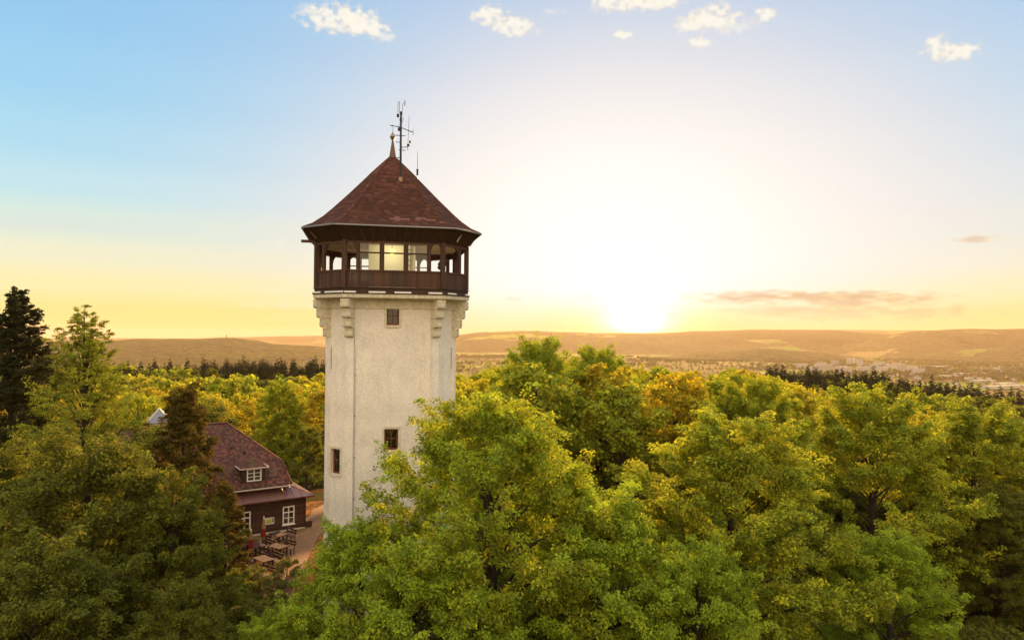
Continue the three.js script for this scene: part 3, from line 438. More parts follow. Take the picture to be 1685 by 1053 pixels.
{ // antennas on the roof
  const d = 37.6, t = thing('antenna_mast', 'thin dark antenna mast with crossbars and looped dipoles beside the roof finial', 'antenna'), o = at(659, 300, d); t.position.copy(o);
  const q = (px, py, z = 0) => at(px, py, d).sub(o).add(new THREE.Vector3(0, 0, z));
  const tb = (name, pts, r, m = M.steel, s = 6) => part(t, name, new Shape3().tube(pts, r, s).build(), m);
  tb('pole', [q(658.6, 312), q(659, 262), q(659.6, 184)], [0.075, 0.06, 0.05], M.steel, 8);
  part(t, 'boot', new THREE.CylinderGeometry(0.1, 0.16, 0.6, 10).translate(0, -0.02, 0.02), std({ color: rgb(0.35, 0.2, 0.09), roughness: 0.6 }));
  tb('crossbar', [q(642, 207, 0.1), q(660, 209.5)], 0.022); tb('crossbar', [q(660, 210), q(680, 219.5, 0.2)], 0.024); tb('bar_tip', [q(680.5, 215, 0.2), q(680.5, 224, 0.2)], 0.014);
  for (const [x0, x1, y] of [[650, 667, 222.5], [651, 661, 233.5], [656, 667, 246.5], [653, 661, 259]]) tb('step_bar', [q(x0, y), q(x1, y + 1)], 0.02);
  tb('bracket', [q(660, 242.5), q(671, 242), q(670.8, 247)], 0.022); tb('whip', [q(671, 238), q(673, 192)], 0.012);
  part(t, 'whip_base', new THREE.CylinderGeometry(0.07, 0.07, 0.12, 8).translate(...q(671.5, 239).toArray()), M.steel); part(t, 'junction_box', new THREE.BoxGeometry(0.1, 0.13, 0.08).translate(...q(674.6, 233.5).toArray()), M.steel);
  tb('dipole_loop', [q(654.6, 190), q(654.8, 169), q(655.6, 166.5), q(657, 167.5), q(657.2, 186)], 0.014); tb('dipole_loop', [q(661.4, 188), q(662.5, 170), q(665, 169.5), q(665.3, 174), q(666.5, 172), q(666.4, 165.5), q(665.2, 166), q(665, 170)], 0.014);
  for (const [x, y] of [[654.8, 190.5], [660, 186.5], [659.5, 197], [656.6, 213]]) part(t, 'clamp', new THREE.CylinderGeometry(0.07, 0.07, 0.16, 8).translate(...q(x, y, 0.03).toArray()), M.steel);
  tb('feed_cable', [q(662, 192, 0.05), q(664, 197, 0.05), q(661, 203, 0.05), q(656.5, 205, 0.05), q(656.6, 214, 0.05)], 0.012);
  const w = thing('whip_antenna', 'single thin whip antenna on the right slope of the tower roof', 'antenna'), p = at(686.5, 296, 38.4); w.position.copy(p);
  part(w, 'base', new THREE.CylinderGeometry(0.06, 0.05, 0.36, 8).translate(0, 0.42, 0), M.steel); part(w, 'stub', new THREE.CylinderGeometry(0.02, 0.02, 0.6, 6), M.zinc); part(w, 'rod', new THREE.CylinderGeometry(0.009, 0.014, 1.0, 5).translate(0, 1.1, 0), M.steel);
}
{ // coin telescope behind the right hand parapet
  const f = faceFrame(oct(4.0, 1.47), 1), t = thing('coin_telescope', 'dark viewing telescope standing behind the right parapet of the tower gallery', 'telescope');
  const p = new THREE.Vector3(f.mx - f.ux * 0.55, 17.97, f.mz - f.uz * 0.55).multiply(new THREE.Vector3(0.89, 1, 0.89)).applyAxisAngle(new THREE.Vector3(0, 1, 0), TROT).add(towerPos); t.position.copy(p); t.rotation.y = 0.2;
  part(t, 'column', new THREE.CylinderGeometry(0.08, 0.12, 1.05, 10).translate(0, 0.525, 0), M.steel); part(t, 'cradle', new THREE.CylinderGeometry(0.1, 0.1, 0.14, 10).translate(0, 1.1, 0), M.steel);
  for (const [y, z] of [[1.26, 0.09], [1.12, -0.09]]) part(t, 'barrel', new THREE.CylinderGeometry(0.1, 0.075, 0.62, 10).rotateZ(Math.PI / 2 + 0.5).translate(0.02, y, z), M.steel);
  part(t, 'housing', new RoundedBoxGeometry(0.36, 0.3, 0.3, 2, 0.05).rotateZ(-0.5).translate(-0.05, 1.22, 0), M.steel);
}

// ---------------------------------------------------------------- the timber restaurant house behind the tower
const HROT = 34 * D2R, houseO = onGround(500, 869);
const house = thing('timber_house', 'dark brown timber house with big shingled roof and white framed windows left of the tower', 'house');
house.position.copy(houseO); house.rotation.y = HROT;
const hLocal = (x, y, z) => new THREE.Vector3(x, y, z).applyAxisAngle(new THREE.Vector3(0, 1, 0), HROT).add(houseO);
{
  const shTex = tex(512, (u, v) => { const row = Math.floor(v * 24), c = Math.floor(u * 32 + (row % 2) * 0.5), k = 0.7 + hash(c % 32, row, 4) * 0.6; const edge = (v * 24) % 1 < 0.14 ? 0.7 : 1; const pal = mix3([98, 54, 42], [74, 42, 32], hash(c % 32, row, 9)); const moss = sstep(0.58, 0.78, fbm(u * 5, v * 5, 4, 5, 12)); return mix3(pal, [72, 62, 34], moss * 0.55).map((q) => q * k * edge); });
  const shBump = grey(512, (u, v) => { const row = Math.floor(v * 24), c = Math.floor(u * 32 + (row % 2) * 0.5); return (1 - (v * 24) % 1) * 0.8 + hash(c % 32, row, 2) * 0.2; });
  shTex.repeat.set(1 / 6, 1 / 5); shBump.repeat.set(1 / 6, 1 / 5);
  const shingle = std({ map: shTex, bumpMap: shBump, bumpScale: 0.03, roughness: 0.9 });
  const tin = std({ color: rgb(0.21, 0.105, 0.09), roughness: 0.5, metalness: 0.2 }), trim = std({ color: rgb(0.55, 0.47, 0.4), roughness: 0.7 }), white = std({ color: rgb(0.8, 0.78, 0.74), roughness: 0.6 });
  const logs = [M.timber, M.timber2, M.timber3];
  // veranda walls of horizontal planks round the window openings
  const wall = (nm, x0, x1, y0, y1, z, holes, side = 0) => {   // along x at z (side 0), or along z at x = z (side 1)
    const g = grp(house, nm), r = rng(nm.length * 7 + 3), ph = 0.2;
    for (let y = y0; y < y1 - 0.02; y += ph) {
      const h = Math.min(ph, y1 - y), mid = y + h / 2; let spans = [[x0, x1]];
      for (const [hx, hy, w, hh] of holes) if (Math.abs(mid - hy) < hh / 2) spans = spans.flatMap(([a, b]) => [[a, Math.min(b, hx - w / 2)], [Math.max(a, hx + w / 2), b]].filter(([p, q]) => q - p > 0.03));
      for (const [a, b] of spans) { const o = (r() - 0.5) * 0.02, m = part(g, 'plank', new THREE.BoxGeometry(1, 1, 1), logs[Math.floor(r() * 3)]); if (side) { m.scale.set(0.12, h - 0.012, b - a); m.position.set(z + o, mid, (a + b) / 2); } else { m.scale.set(b - a, h - 0.012, 0.12); m.position.set((a + b) / 2, mid, z + o); } }
    }
    return g;
  };
  const win = (x, y, z, w, h, rows, parent = house) => {
    const g = grp(parent, 'window'); g.position.set(x, y, z); const f = new Shape3(), b = 0.09;
    f.box(-w / 2, 0, 0, b, h + b, 0.1).box(w / 2, 0, 0, b, h + b, 0.1).box(0, h / 2, 0, w - b, b, 0.1).box(0, -h / 2, 0, w - b, b, 0.1).box(0, 0, 0.004, 0.075, h - b, 0.09);
    part(g, 'frame', f.build(), white); const bars = new Shape3(); rows.forEach((t, k) => bars.box(0, h * t, 0, w - b, k ? 0.035 : 0.075, 0.07)); part(g, 'glazing_bar', bars.build(), white);
    part(g, 'pane', new THREE.BoxGeometry(w - b, h - b, 0.008).translate(0, 0, -0.025), M.glass); part(g, 'sill', new THREE.BoxGeometry(w + 0.2, 0.05, 0.14).translate(0, -h / 2 - 0.07, 0.05), white);
  };
  const w1 = [-1.25, 1.2, 0.82, 1.32], w2 = [-4.55, 1.2, 0.82, 1.32];
  wall('front_wall', -9, 0, 0.12, 2.62, 0, [w1, w2]); wall('side_wall', -5, -0.06, 0.12, 2.62, -0.06, [], 1);
  part(house, 'plinth', new Shape3().box(-4.5, 0.05, -2.4, 9.1, 0.16, 5.0).build({ boxuv: true }), M.stone);
  win(w1[0], w1[1], 0.02, w1[2], w1[3], [0.18, -0.15]); win(w2[0], w2[1], 0.02, w2[2], w2[3], [0.18, -0.15]);
  part(house, 'step', new Shape3().box(0.35, 0.25, -0.6, 0.55, 0.5, 1.2).build({ boxuv: true }), M.timber3);
  part(house, 'corner_board', new Shape3().box(0.01, 1.37, 0.02, 0.16, 2.5, 0.18).build({ boxuv: true }), M.timber3);
  const sg = grp(house, 'wall_sign'); sg.position.set(-2.75, 0.98, 0.1);
  part(sg, 'board', new THREE.BoxGeometry(0.78, 0.52, 0.03), std({ color: rgb(0.62, 0.6, 0.5) })); part(sg, 'yellow_field', new THREE.BoxGeometry(0.42, 0.3, 0.006).translate(-0.02, -0.02, 0.018), std({ color: rgb(0.45, 0.42, 0.12) })); part(sg, 'dark_mark', new Shape3().box(0.29, 0.03, 0.02, 0.1, 0.3, 0.006).build(), M.gap);
  // tin veranda roof with standing seams
  const tz = (z) => lerp(2.62, 3.2, (0.5 - z) / 1.5), T = grp(house, 'tin_roof');
  const s = new Shape3(); s.quad([-9.3, 2.62, 0.5], [0.65, 2.62, 0.5], [-0.75, 3.2, -1.0], [-9.3, 3.2, -1.0]); s.quad([0.65, 2.62, 0.5], [0.65, 2.62, -5], [-0.75, 3.2, -5], [-0.75, 3.2, -1.0]); s.quad([-9.3, 2.54, 0.5], [0.65, 2.54, 0.5], [0.65, 2.54, -5], [-9.3, 2.54, -5]);
  part(T, 'sheet', s.build(), tin); part(T, 'eave_board', new Shape3().box(-4.3, 2.57, 0.5, 9.95, 0.1, 0.04).box(0.65, 2.57, -2.2, 0.04, 0.1, 5.4).build({ boxuv: true }), M.timber2);
  const V = (x, y, z) => new THREE.Vector3(x, y, z);
  for (let x = -9; x < 0.6; x += 0.62) { const top = Math.min(x, -0.75), k = x > -0.75 ? 1 - (x + 0.75) / 1.4 : 1; part(T, 'seam', new Shape3().tube([V(x, 2.64, 0.5), V(x, lerp(2.64, 3.22, k), lerp(0.5, -1.0, k))], 0.022, 4).build(), tin); }
  for (let z = -0.1; z > -4.5; z -= 0.62) part(T, 'seam', new Shape3().tube([V(0.65, 2.64, z), V(z > -1 ? lerp(0.65, -0.75, (0.5 - z) / 1.5) : -0.75, z > -1 ? tz(z) + 0.02 : 3.22, z)], 0.022, 4).build(), tin);
  part(T, 'seam', new Shape3().tube([V(0.65, 2.64, 0.5), V(-0.75, 3.22, -1)], 0.03, 4).build(), tin);
  // main body under the big roof
  part(house, 'wall', new Shape3().box(-9, 1.75, -6.2, 15.6, 3.5, 10.0).build({ boxuv: true }), M.timber);
  const A = [-1.0, 3.6, 0.0], A1 = [-1.08, 3.92, -0.55], B = [-1.2, 5.1, -2.1], C = [-4.6, 7.9, -6.12], mir = (p) => [-18 - p[0], p[1], p[2]], bk = (p) => [p[0], p[1], -12.24 - p[2]];
  const R = new Shape3(), q = (a, b, c, d) => R.quad(a, b, c, d);
  const chain = [A, A1, B];
  for (let k = 0; k < 2; k++) { q(mir(chain[k]), chain[k], chain[k + 1], mir(chain[k + 1])); q(bk(chain[k]), bk(mir(chain[k])), bk(mir(chain[k + 1])), bk(chain[k + 1])); q(chain[k], bk(chain[k]), bk(chain[k + 1]), chain[k + 1]); q(bk(mir(chain[k])), mir(chain[k]), mir(chain[k + 1]), bk(mir(chain[k + 1]))); }
  q(mir(B), B, C, mir(C)); q(bk(B), bk(mir(B)), bk(mir(C)), bk(C)); q(B, bk(B), bk(C), C); q(bk(mir(B)), mir(B), mir(C), bk(mir(C)));
  q(mir(A), bk(mir(A)), bk(A), A);
  const roof = grp(house, 'roof'); part(roof, 'shingles', R.build({ boxuv: true }), shingle);
  part(roof, 'eave_trim', new Shape3().box(-9, 3.52, 0.12, 16.1, 0.1, 0.05).box(-0.98, 3.52, -5.9, 0.05, 0.1, 12.0).build({ boxuv: true }), trim);
  part(roof, 'ridge_cap', new Shape3().tube([V(...mir(C)), V(...C)], 0.11, 6).build(), shingle); for (const c of [[A, B], [B, C]]) part(roof, 'hip_cap', new Shape3().tube([V(...c[0]), V(...c[1])], 0.08, 6).build(), shingle);
  for (const [x, y, z] of [[-4.8, 6.1, -3.6], [-3.9, 5.75, -3.1], [-3.4, 4.75, -1.7]]) part(roof, 'roof_vent', new THREE.BoxGeometry(0.2, 0.22, 0.2).translate(x, y + 0.1, z), M.timber3);
  // dormers
  const dormer = (x, full) => {
    const d = grp(house, 'dormer'); d.position.set(x, 0, 0); const w = 0.85, z0 = -0.6, yB = 3.95, yE = 5.05;
    part(d, 'front', new Shape3().box(0, (yB + yE) / 2, z0 - 1.3, 2 * w, yE - yB, 2.6).build({ boxuv: true }), M.timber3);
    const r = new Shape3(), o = 0.22, P = [-w - o, yE, z0 + o], Q = [w + o, yE, z0 + o], Rr = [0, yE + 0.75, z0 - 0.75], Sx = [0, yE + 0.75, -4.2], PL = [-w - o, yE, -2.4], QR = [w + o, yE, -2.4];
    r.tri(P, Q, Rr); r.quad(Q, QR, Sx, Rr); r.quad(PL, P, Rr, Sx); r.quad(P, PL, QR, Q); part(d, 'dormer_roof', r.build({ boxuv: true }), shingle);
    part(d, 'fascia', new Shape3().box(0, yE - 0.02, z0 + o + 0.01, 2 * (w + o), 0.09, 0.04).box(w + o, yE - 0.02, z0 - 0.7, 0.04, 0.09, 1.8).box(-w - o, yE - 0.02, z0 - 0.7, 0.04, 0.09, 1.8).build(), trim);
    const g = grp(d, 'window'); g.position.set(0.02, 4.5, z0 + 0.03); const f = new Shape3(); f.box(-0.5, 0, 0, 0.08, 0.95, 0.08).box(0.5, 0, 0, 0.08, 0.95, 0.08).box(0, 0.44, 0, 0.92, 0.08, 0.078).box(0, -0.44, 0, 0.92, 0.08, 0.078).box(0, 0, 0, 0.07, 0.8, 0.07).box(0, 0.14, 0, 0.92, 0.04, 0.06).box(0, -0.14, 0, 0.92, 0.04, 0.06); g.add(new THREE.Mesh(f.build(), white)); g.children[0].name = numbered('frame');
    part(g, 'pane', new THREE.BoxGeometry(0.94, 0.82, 0.01), M.glass);
  };
  dormer(-3.75); dormer(-7.6);
  // projecting corner bay on the left
  part(house, 'bay', new Shape3().box(-7.3, 1.7, 0.5, 2.2, 3.4, 1.0).build({ boxuv: true }), M.timber3); part(house, 'chimney', new Shape3().box(-6.05, 2.1, 0.75, 0.42, 3.3, 0.42).build({ boxuv: true }), M.timber2);
}
{ // little pyramid roofed turret among the trees left of the house
  const d = 62, p = at(261, 694, d), t = thing('roof_turret', 'small turret with shiny grey pyramid roof poking out of the trees left of the house', 'turret'); t.position.set(p.x, 0, p.z); t.rotation.y = 0.5;
  const y = p.y, sq = (a) => [[-a, a], [a, a], [a, -a], [-a, -a]];
  const metal = std({ color: rgb(0.2, 0.2, 0.24), roughness: 0.5, metalness: 0.3 });
  part(t, 'pyramid_roof', new Shape3().ring([[sq(0.95), y], [sq(0.92), y + 0.05], [sq(0.02), y + 1.15]]).build(), metal);
  for (const [a, b] of [[-1, 1], [1, 1], [1, -1], [-1, -1]]) part(t, 'hip_flashing', new Shape3().tube([new THREE.Vector3(a * 0.95, y + 0.03, b * 0.95), new THREE.Vector3(0, y + 1.2, 0)], 0.04, 5).build(), M.flash);
  part(t, 'shaft', new Shape3().box(0, y / 2 - 0.3, 0, 1.3, y - 0.6 + 0.5, 1.3).build({ boxuv: true }), M.timber3);
  part(t, 'eave_rim', new Shape3().box(0, y - 0.05, 0, 1.86, 0.09, 1.86).build(), metal);
}
// paths, terrace and beaten earth between house and tower
{
  const pav = tex(512, (u, v) => { const g = 0.8 + fbm(u * 30, v * 30, 4, 30, 6) * 0.4; return [118 * g, 86 * g, 58 * g]; }); pav.repeat.set(0.25, 0.25);
  const earth = tex(512, (u, v) => { const n = fbm(u * 6, v * 6, 5, 6, 31), g = 0.7 + fbm(u * 60, v * 60, 3, 60, 6) * 0.6; return mix3([132, 88, 48], [86, 60, 36], sstep(0.4, 0.65, n)).map((q) => q * g); }); earth.repeat.set(0.11, 0.11);
  const strip = (pts, w, y) => { const S = new Shape3(), N = pts.length, r = rng(9); for (let k = 0; k < N; k++) { const a = pts[Math.max(0, k - 1)], b = pts[Math.min(N - 1, k + 1)], dx = b.x - a.x, dz = b.z - a.z, l = Math.hypot(dx, dz), ww = w[k] / 2 * (0.93 + r() * 0.14); S.v(pts[k].x - dz / l * ww, y, pts[k].z + dx / l * ww, pts[k].x - dz / l * ww, pts[k].z + dx / l * ww); S.v(pts[k].x + dz / l * ww, y, pts[k].z - dx / l * ww, pts[k].x + dz / l * ww, pts[k].z - dx / l * ww); if (k) { const q = k * 2; S.i.push(q - 2, q - 1, q + 1, q - 2, q + 1, q); } } return S.build({ smooth: true }); };
  const clearing = new Shape3(), c0 = onGround(505, 905), n = 40; clearing.v(c0.x, 0.015, c0.z, c0.x, c0.z);
  for (let k = 0; k < n; k++) { const a = k / n * Math.PI * 2, q = 9.5 * (0.8 + 0.4 * fbm(Math.cos(a) * 2 + 7, Math.sin(a) * 2 + 4, 2)), x = c0.x + Math.cos(a) * q, z = c0.z - 2 + Math.sin(a) * q * 1.3; clearing.v(x, 0.015, z, x, z); }
  for (let k = 0; k < n; k++) clearing.i.push(0, 1 + (k + 1) % n, 1 + k);
  structure('earth_clearing', clearing.build({ smooth: true }), matte({ map: earth, bumpMap: soilBump, bumpScale: 0.04 }));
  const pth = [[440, 1010], [452, 980], [468, 950], [482, 925], [494, 900], [506, 880], [524, 858], [540, 840], [566, 826]].map(([x, y]) => onGround(x, y));
  structure('path', strip(pth, [2.2, 1.9, 1.7, 1.7, 1.7, 1.7, 2.2, 2.6, 3], 0.021), std({ map: pav, roughness: 0.95, bumpMap: soilBump, bumpScale: 0.015 }));
  const ter = new Shape3(); for (const [x, z] of [[-8.5, 4.6], [-0.2, 3.9], [0.3, 0.1], [-8.5, 0.1]]) { const p = hLocal(x, 0.026, z); ter.v(p.x, p.y, p.z, p.x, p.z); } ter.i.push(0, 1, 2, 0, 2, 3);
  structure('terrace', ter.build({ smooth: true }), std({ map: pav, roughness: 0.95, bumpMap: soilBump, bumpScale: 0.015 }));
}
{ // beer garden tables and benches
  const wood = std({ map: M.timber2.map, color: rgb(0.6, 0.5, 0.44), roughness: 0.75 }), V = (x, y, z) => new THREE.Vector3(x, y, z);
  const mkTable = (label) => { const t = thing('garden_table', label, 'table', null); for (let k = 0; k < 5; k++) part(t, 'plank', new RoundedBoxGeometry(1.35, 0.045, 0.158, 1, 0.01).translate(0, 0.74, (k - 2) * 0.165), wood); for (const [x, z] of [[-0.56, -0.32], [0.56, -0.32], [-0.56, 0.32], [0.56, 0.32]]) part(t, 'leg', new THREE.BoxGeometry(0.09, 0.72, 0.09).translate(x, 0.36, z), M.timber3); part(t, 'stretcher', new THREE.BoxGeometry(1.05, 0.07, 0.05).translate(0, 0.3, 0), M.timber3); return t; };
  const mkBench = (label) => { const t = thing('garden_bench', label, 'bench', null); for (let k = 0; k < 3; k++) part(t, 'seat_plank', new RoundedBoxGeometry(1.25, 0.04, 0.12, 1, 0.01).translate(0, 0.45, (k - 1) * 0.13), wood); for (let k = 0; k < 2; k++) part(t, 'back_plank', new THREE.BoxGeometry(1.25, 0.12, 0.03).rotateX(-0.15).translate(0, 0.66 + k * 0.19, -0.22 - k * 0.03), wood); for (const s of [-0.54, 0.54]) { part(t, 'leg', new THREE.BoxGeometry(0.07, 0.44, 0.07).translate(s, 0.22, 0.14), M.timber3); part(t, 'leg', new Shape3().tube([V(s, 0, -0.14), V(s, 0.45, -0.17), V(s, 0.95, -0.27)], 0.04, 4).build(), M.timber3); } return t; };
  const sets = [['below the wall sign', 458, 896], ['mid terrace by the path', 456, 917], ['before the red parasols', 433, 939], ['nearest the bushes', 424, 966], ['under the left parasol', 420, 915]];
  const fwd = (o, k) => new THREE.Vector3(Math.sin(o) * k, 0, Math.cos(o) * k);
  sets.forEach(([where, px, py], n) => {
    const p = onGround(px, py), a = HROT - 1.25 + (n % 2 ? 0.08 : -0.05), t = mkTable(`brown wooden garden table ${where}`); t.position.copy(p); t.rotation.y = a; t.position.y = 0.03;
    const b1 = mkBench(`brown bench with backrest behind the garden table ${where}`); b1.position.copy(p).add(fwd(a, -0.82)); b1.rotation.y = a; b1.position.y = 0.03;
    const b2 = mkBench(`brown bench on the near side of the garden table ${where}`); b2.position.copy(p).add(fwd(a, 0.82)); b2.rotation.y = a + Math.PI; b2.position.y = 0.03;
  });
  const red = std({ color: rgb(0.27, 0.014, 0.018), roughness: 0.85 }), yel = std({ color: rgb(0.3, 0.2, 0.08), roughness: 0.85 }), cream = std({ color: rgb(0.5, 0.42, 0.28), roughness: 0.85 });
  const parasol = (px, py, h, label) => {
    const t = thing('closed_parasol', label, 'parasol', null); t.position.copy(onGround(px, py));
    part(t, 'pole', new THREE.CylinderGeometry(0.03, 0.03, h, 8).translate(0, h / 2, 0), M.timber3); part(t, 'base', new THREE.CylinderGeometry(0.28, 0.32, 0.12, 14).translate(0, 0.09, 0), M.zinc);
    const fold = (y0, y1, r0, r1) => { const S = new Shape3(), n = 16, ringp = (r) => Array.from({ length: n }, (_, k) => { const a = k / n * 6.2832, q = r * (k % 2 ? 0.62 : 1); return [Math.sin(a) * q, Math.cos(a) * q]; }); S.ring([[ringp(r0 * 0.9), y0], [ringp(r0), y0 + 0.05], [ringp((r0 + r1) / 2 * 0.95), (y0 + y1) / 2], [ringp(r1), y1]]); return S.build(); };
    part(t, 'valance', fold(0.75, 0.95, 0.15, 0.17), yel); part(t, 'canopy', fold(0.95, 1.5, 0.18, 0.16), red); part(t, 'upper_canopy', fold(1.5, h - 0.12, 0.155, 0.06), yel); part(t, 'cap', new THREE.CylinderGeometry(0.02, 0.06, 0.2, 10).translate(0, h - 0.04, 0), cream);
  };
  parasol(433, 905, 2.35, 'taller closed red and cream parasol in front of the house wall sign'); parasol(412, 925, 2.2, 'shorter closed red and yellow parasol at the left beside the bushes');
  const g = thing('garden_lamp', 'small white globe garden lamp among shrubs left of the parasols', 'lamp'); g.position.copy(onGround(392, 915)); part(g, 'post', new THREE.CylinderGeometry(0.03, 0.04, 1.1, 8).translate(0, 0.55, 0), M.steel); part(g, 'globe', new THREE.SphereGeometry(0.13, 16, 12).translate(0, 1.2, 0), std({ color: rgb(0.8, 0.8, 0.78), roughness: 0.4 }));
}

// ---------------------------------------------------------------- trees
const leafMat = (k = [1, 1, 1], tr = 0.5) => new THREE.MeshPhysicalMaterial({ color: rgb(...k), vertexColors: true, roughness: 1, transmission: tr, thickness: 0, specularIntensity: 0.25, side: THREE.DoubleSide });
const barkTex = tex(256, (u, v) => { const g = 0.6 + fbm(u * 20, v * 5, 4, 0, 3) * 0.8; return [52 * g, 43 * g, 32 * g]; });
M.bark = std({ map: barkTex, roughness: 1 });
class Leaves {                                     // many leaf-sized faces; grows its arrays
  constructor(n) { this.P = new Float32Array(n * 12); this.C = new Float32Array(n * 12); this.I = new Uint32Array(n * 6); this.n = 0; this.cap = n; }
  put(x, y, z, dx, dy, dz, sx, sy, sz, col, fold = 0.18) {   // centre, half length vector, half width vector
    if (this.n >= this.cap) return; const o = this.n * 12, P = this.P, nx = dy * sz - dz * sy, ny = dz * sx - dx * sz, nz = dx * sy - dy * sx, l = fold * Math.hypot(sx, sy, sz) / (Math.hypot(nx, ny, nz) || 1);
    P[o] = x - dx; P[o + 1] = y - dy; P[o + 2] = z - dz; P[o + 3] = x + sx + nx * l; P[o + 4] = y + sy + ny * l; P[o + 5] = z + sz + nz * l; P[o + 6] = x + dx; P[o + 7] = y + dy; P[o + 8] = z + dz; P[o + 9] = x - sx + nx * l; P[o + 10] = y - sy + ny * l; P[o + 11] = z - sz + nz * l;
    for (let k = 0; k < 4; k++) { this.C[o + k * 3] = col[0]; this.C[o + k * 3 + 1] = col[1]; this.C[o + k * 3 + 2] = col[2]; }
    const v = this.n * 4, q = this.n * 6, I = this.I; I[q] = v; I[q + 1] = v + 1; I[q + 2] = v + 2; I[q + 3] = v; I[q + 4] = v + 2; I[q + 5] = v + 3; this.n++;
  }
  build() { const g = new THREE.BufferGeometry(); g.setAttribute('position', new THREE.BufferAttribute(this.P.slice(0, this.n * 12), 3)); g.setAttribute('color', new THREE.BufferAttribute(this.C.slice(0, this.n * 12), 3)); g.setIndex(new THREE.BufferAttribute(this.I.slice(0, this.n * 6), 1)); return g; }
}
const V3 = THREE.Vector3;
function bez(a, b, c, t) { const u = 1 - t; return new V3(a.x * u * u + 2 * b.x * u * t + c.x * t * t, a.y * u * u + 2 * b.y * u * t + c.y * t * t, a.z * u * u + 2 * b.z * u * t + c.z * t * t); }
// broadleaf: trunk, limbs that fork, tufts of leaves on the outer twigs
function broadleaf({ seed, H, R, base = 0.22, limbs = 24, subs = 12, tufts = 6, per = 26, leaf = 0.1, tuft = 0.42, pal, droop = 0.2, trunkR = 0.26, flat = 0.8, taper = 0.25, inner = 0.42, spread = 1, slim = 0.58 }) {
  const r = rng(seed), W = new Shape3(), Lv = new Leaves(Math.ceil(limbs * subs * tufts * per * 1.15)), hb = H * base;
  const lean = new V3((r() - 0.5) * 0.8, 0, (r() - 0.5) * 0.8), trunkAt = (y) => new V3(lean.x * Math.pow(Math.max(0, y) / H, 1.5), y, lean.z * Math.pow(Math.max(0, y) / H, 1.5));
  W.tube([0, 0.12, 0.35, 0.6, 0.8, 0.95].map((t) => trunkAt(H * t - (t ? 0 : 0.6))), [trunkR * 1.35, trunkR, trunkR * 0.8, trunkR * 0.5, trunkR * 0.26, 0.03], 8);
  const prof = (u) => taper > 0.9 ? Math.pow(1 - u, 0.64) + 0.02 : Math.pow(Math.sin(Math.PI * clamp(0.13 + 0.86 * u, 0, 1)), 0.62) * (1 - taper * u);
  const tuftAt = (p, out, scale) => {
    const c0 = pal[Math.floor(r() * pal.length)], v = 0.72 + r() * 0.6, n = Math.round(per * (0.7 + r() * 0.6)), tr = tuft * scale;
    for (let k = 0; k < n; k++) {
      const a = r() * 6.2832, q = Math.sqrt(r()) * tr, ox = Math.cos(a) * q, oz = Math.sin(a) * q, oy = (r() - 0.35) * tr * flat - q * q / tr * 0.45;
      const b = a + (r() - 0.5) * 2.4, tl = (r() - 0.5) * 1.8 - 0.25, L = leaf * (0.7 + r() * 0.6), Wd = L * slim, dx = Math.cos(b) * Math.cos(tl), dz = Math.sin(b) * Math.cos(tl), dy = Math.sin(tl), roll = (r() - 0.5) * 2.2;
      let sx = -Math.sin(b) * Math.cos(roll), sz = Math.cos(b) * Math.cos(roll), sy = Math.sin(roll); const dt = sx * dx + sy * dy + sz * dz; sx -= dt * dx; sy -= dt * dy; sz -= dt * dz;
      const m = v * (0.85 + r() * 0.3); Lv.put(p.x + ox, p.y + oy, p.z + oz, dx * L, dy * L, dz * L, sx * Wd, sy * Wd, sz * Wd, [c0[0] * m, c0[1] * m, c0[2] * m]);
    }
  };
  for (let i = 0; i < limbs; i++) {
    const u = Math.pow((i + 0.5) / limbs, 0.85), az = i * 2.39996 + (r() - 0.5) * 0.7, yt = hb + u * (H - hb) * 0.985, rad = R * prof(u) * (0.64 + r() * 0.5), y0 = Math.max(hb * 0.75, lerp(hb * 0.8, H * 0.8, u) - rad * 0.35);
    const a = trunkAt(y0), e = new V3(Math.cos(az) * rad + lean.x * u, yt - droop * rad * (1 - u), Math.sin(az) * rad + lean.z * u), m = a.clone().lerp(e, 0.5); m.y += (0.22 + r() * 0.12) * rad * (1 - u * 0.6);
    const pts = [0, 0.2, 0.45, 0.7, 1].map((t) => bez(a, m, e, t)), br = trunkR * lerp(0.42, 0.16, u); W.tube(pts, [br, br * 0.75, br * 0.5, br * 0.3, br * 0.08], 5);
    for (let s = 0; s < subs; s++) {
      const t = lerp(inner, 1, Math.pow((s + r()) / subs, 0.75)), p = bez(a, m, e, t), side = s % 2 ? 1 : -1, sa = az + side * (0.5 + r() * 0.8), len = spread * (0.12 + r() * 0.19) * R * (1.15 - t * 0.5) * (taper > 0.9 ? clamp(rad / R * 1.7, 0.2, 1) : 1), up = (r() - 0.34) * 1.7 + u * 0.25;
      const q = new V3(p.x + Math.cos(sa) * len, p.y + up * len - len * 0.12, p.z + Math.sin(sa) * len); W.tube([p, p.clone().lerp(q, 0.5).add(new V3(0, len * 0.06, 0)), q], [br * 0.22, br * 0.14, 0.008], 4);
      for (let k = 0; k < tufts; k++) { const f = lerp(0.25, 1.12, (k + r() * 0.9) / tufts), g = p.clone().lerp(q, f); g.x += (r() - 0.5) * 0.5 * tuft; g.y += (r() - 0.4) * 0.6 * tuft; g.z += (r() - 0.5) * 0.5 * tuft; tuftAt(g, sa, lerp(1.05, 0.75, f * 0.8) * (0.75 + r() * 0.5) * (taper > 0.9 ? clamp(rad / R * 2, 0.5, 1) : 1)); }
    }
  }
  return [W.build(), Lv.build()];
}
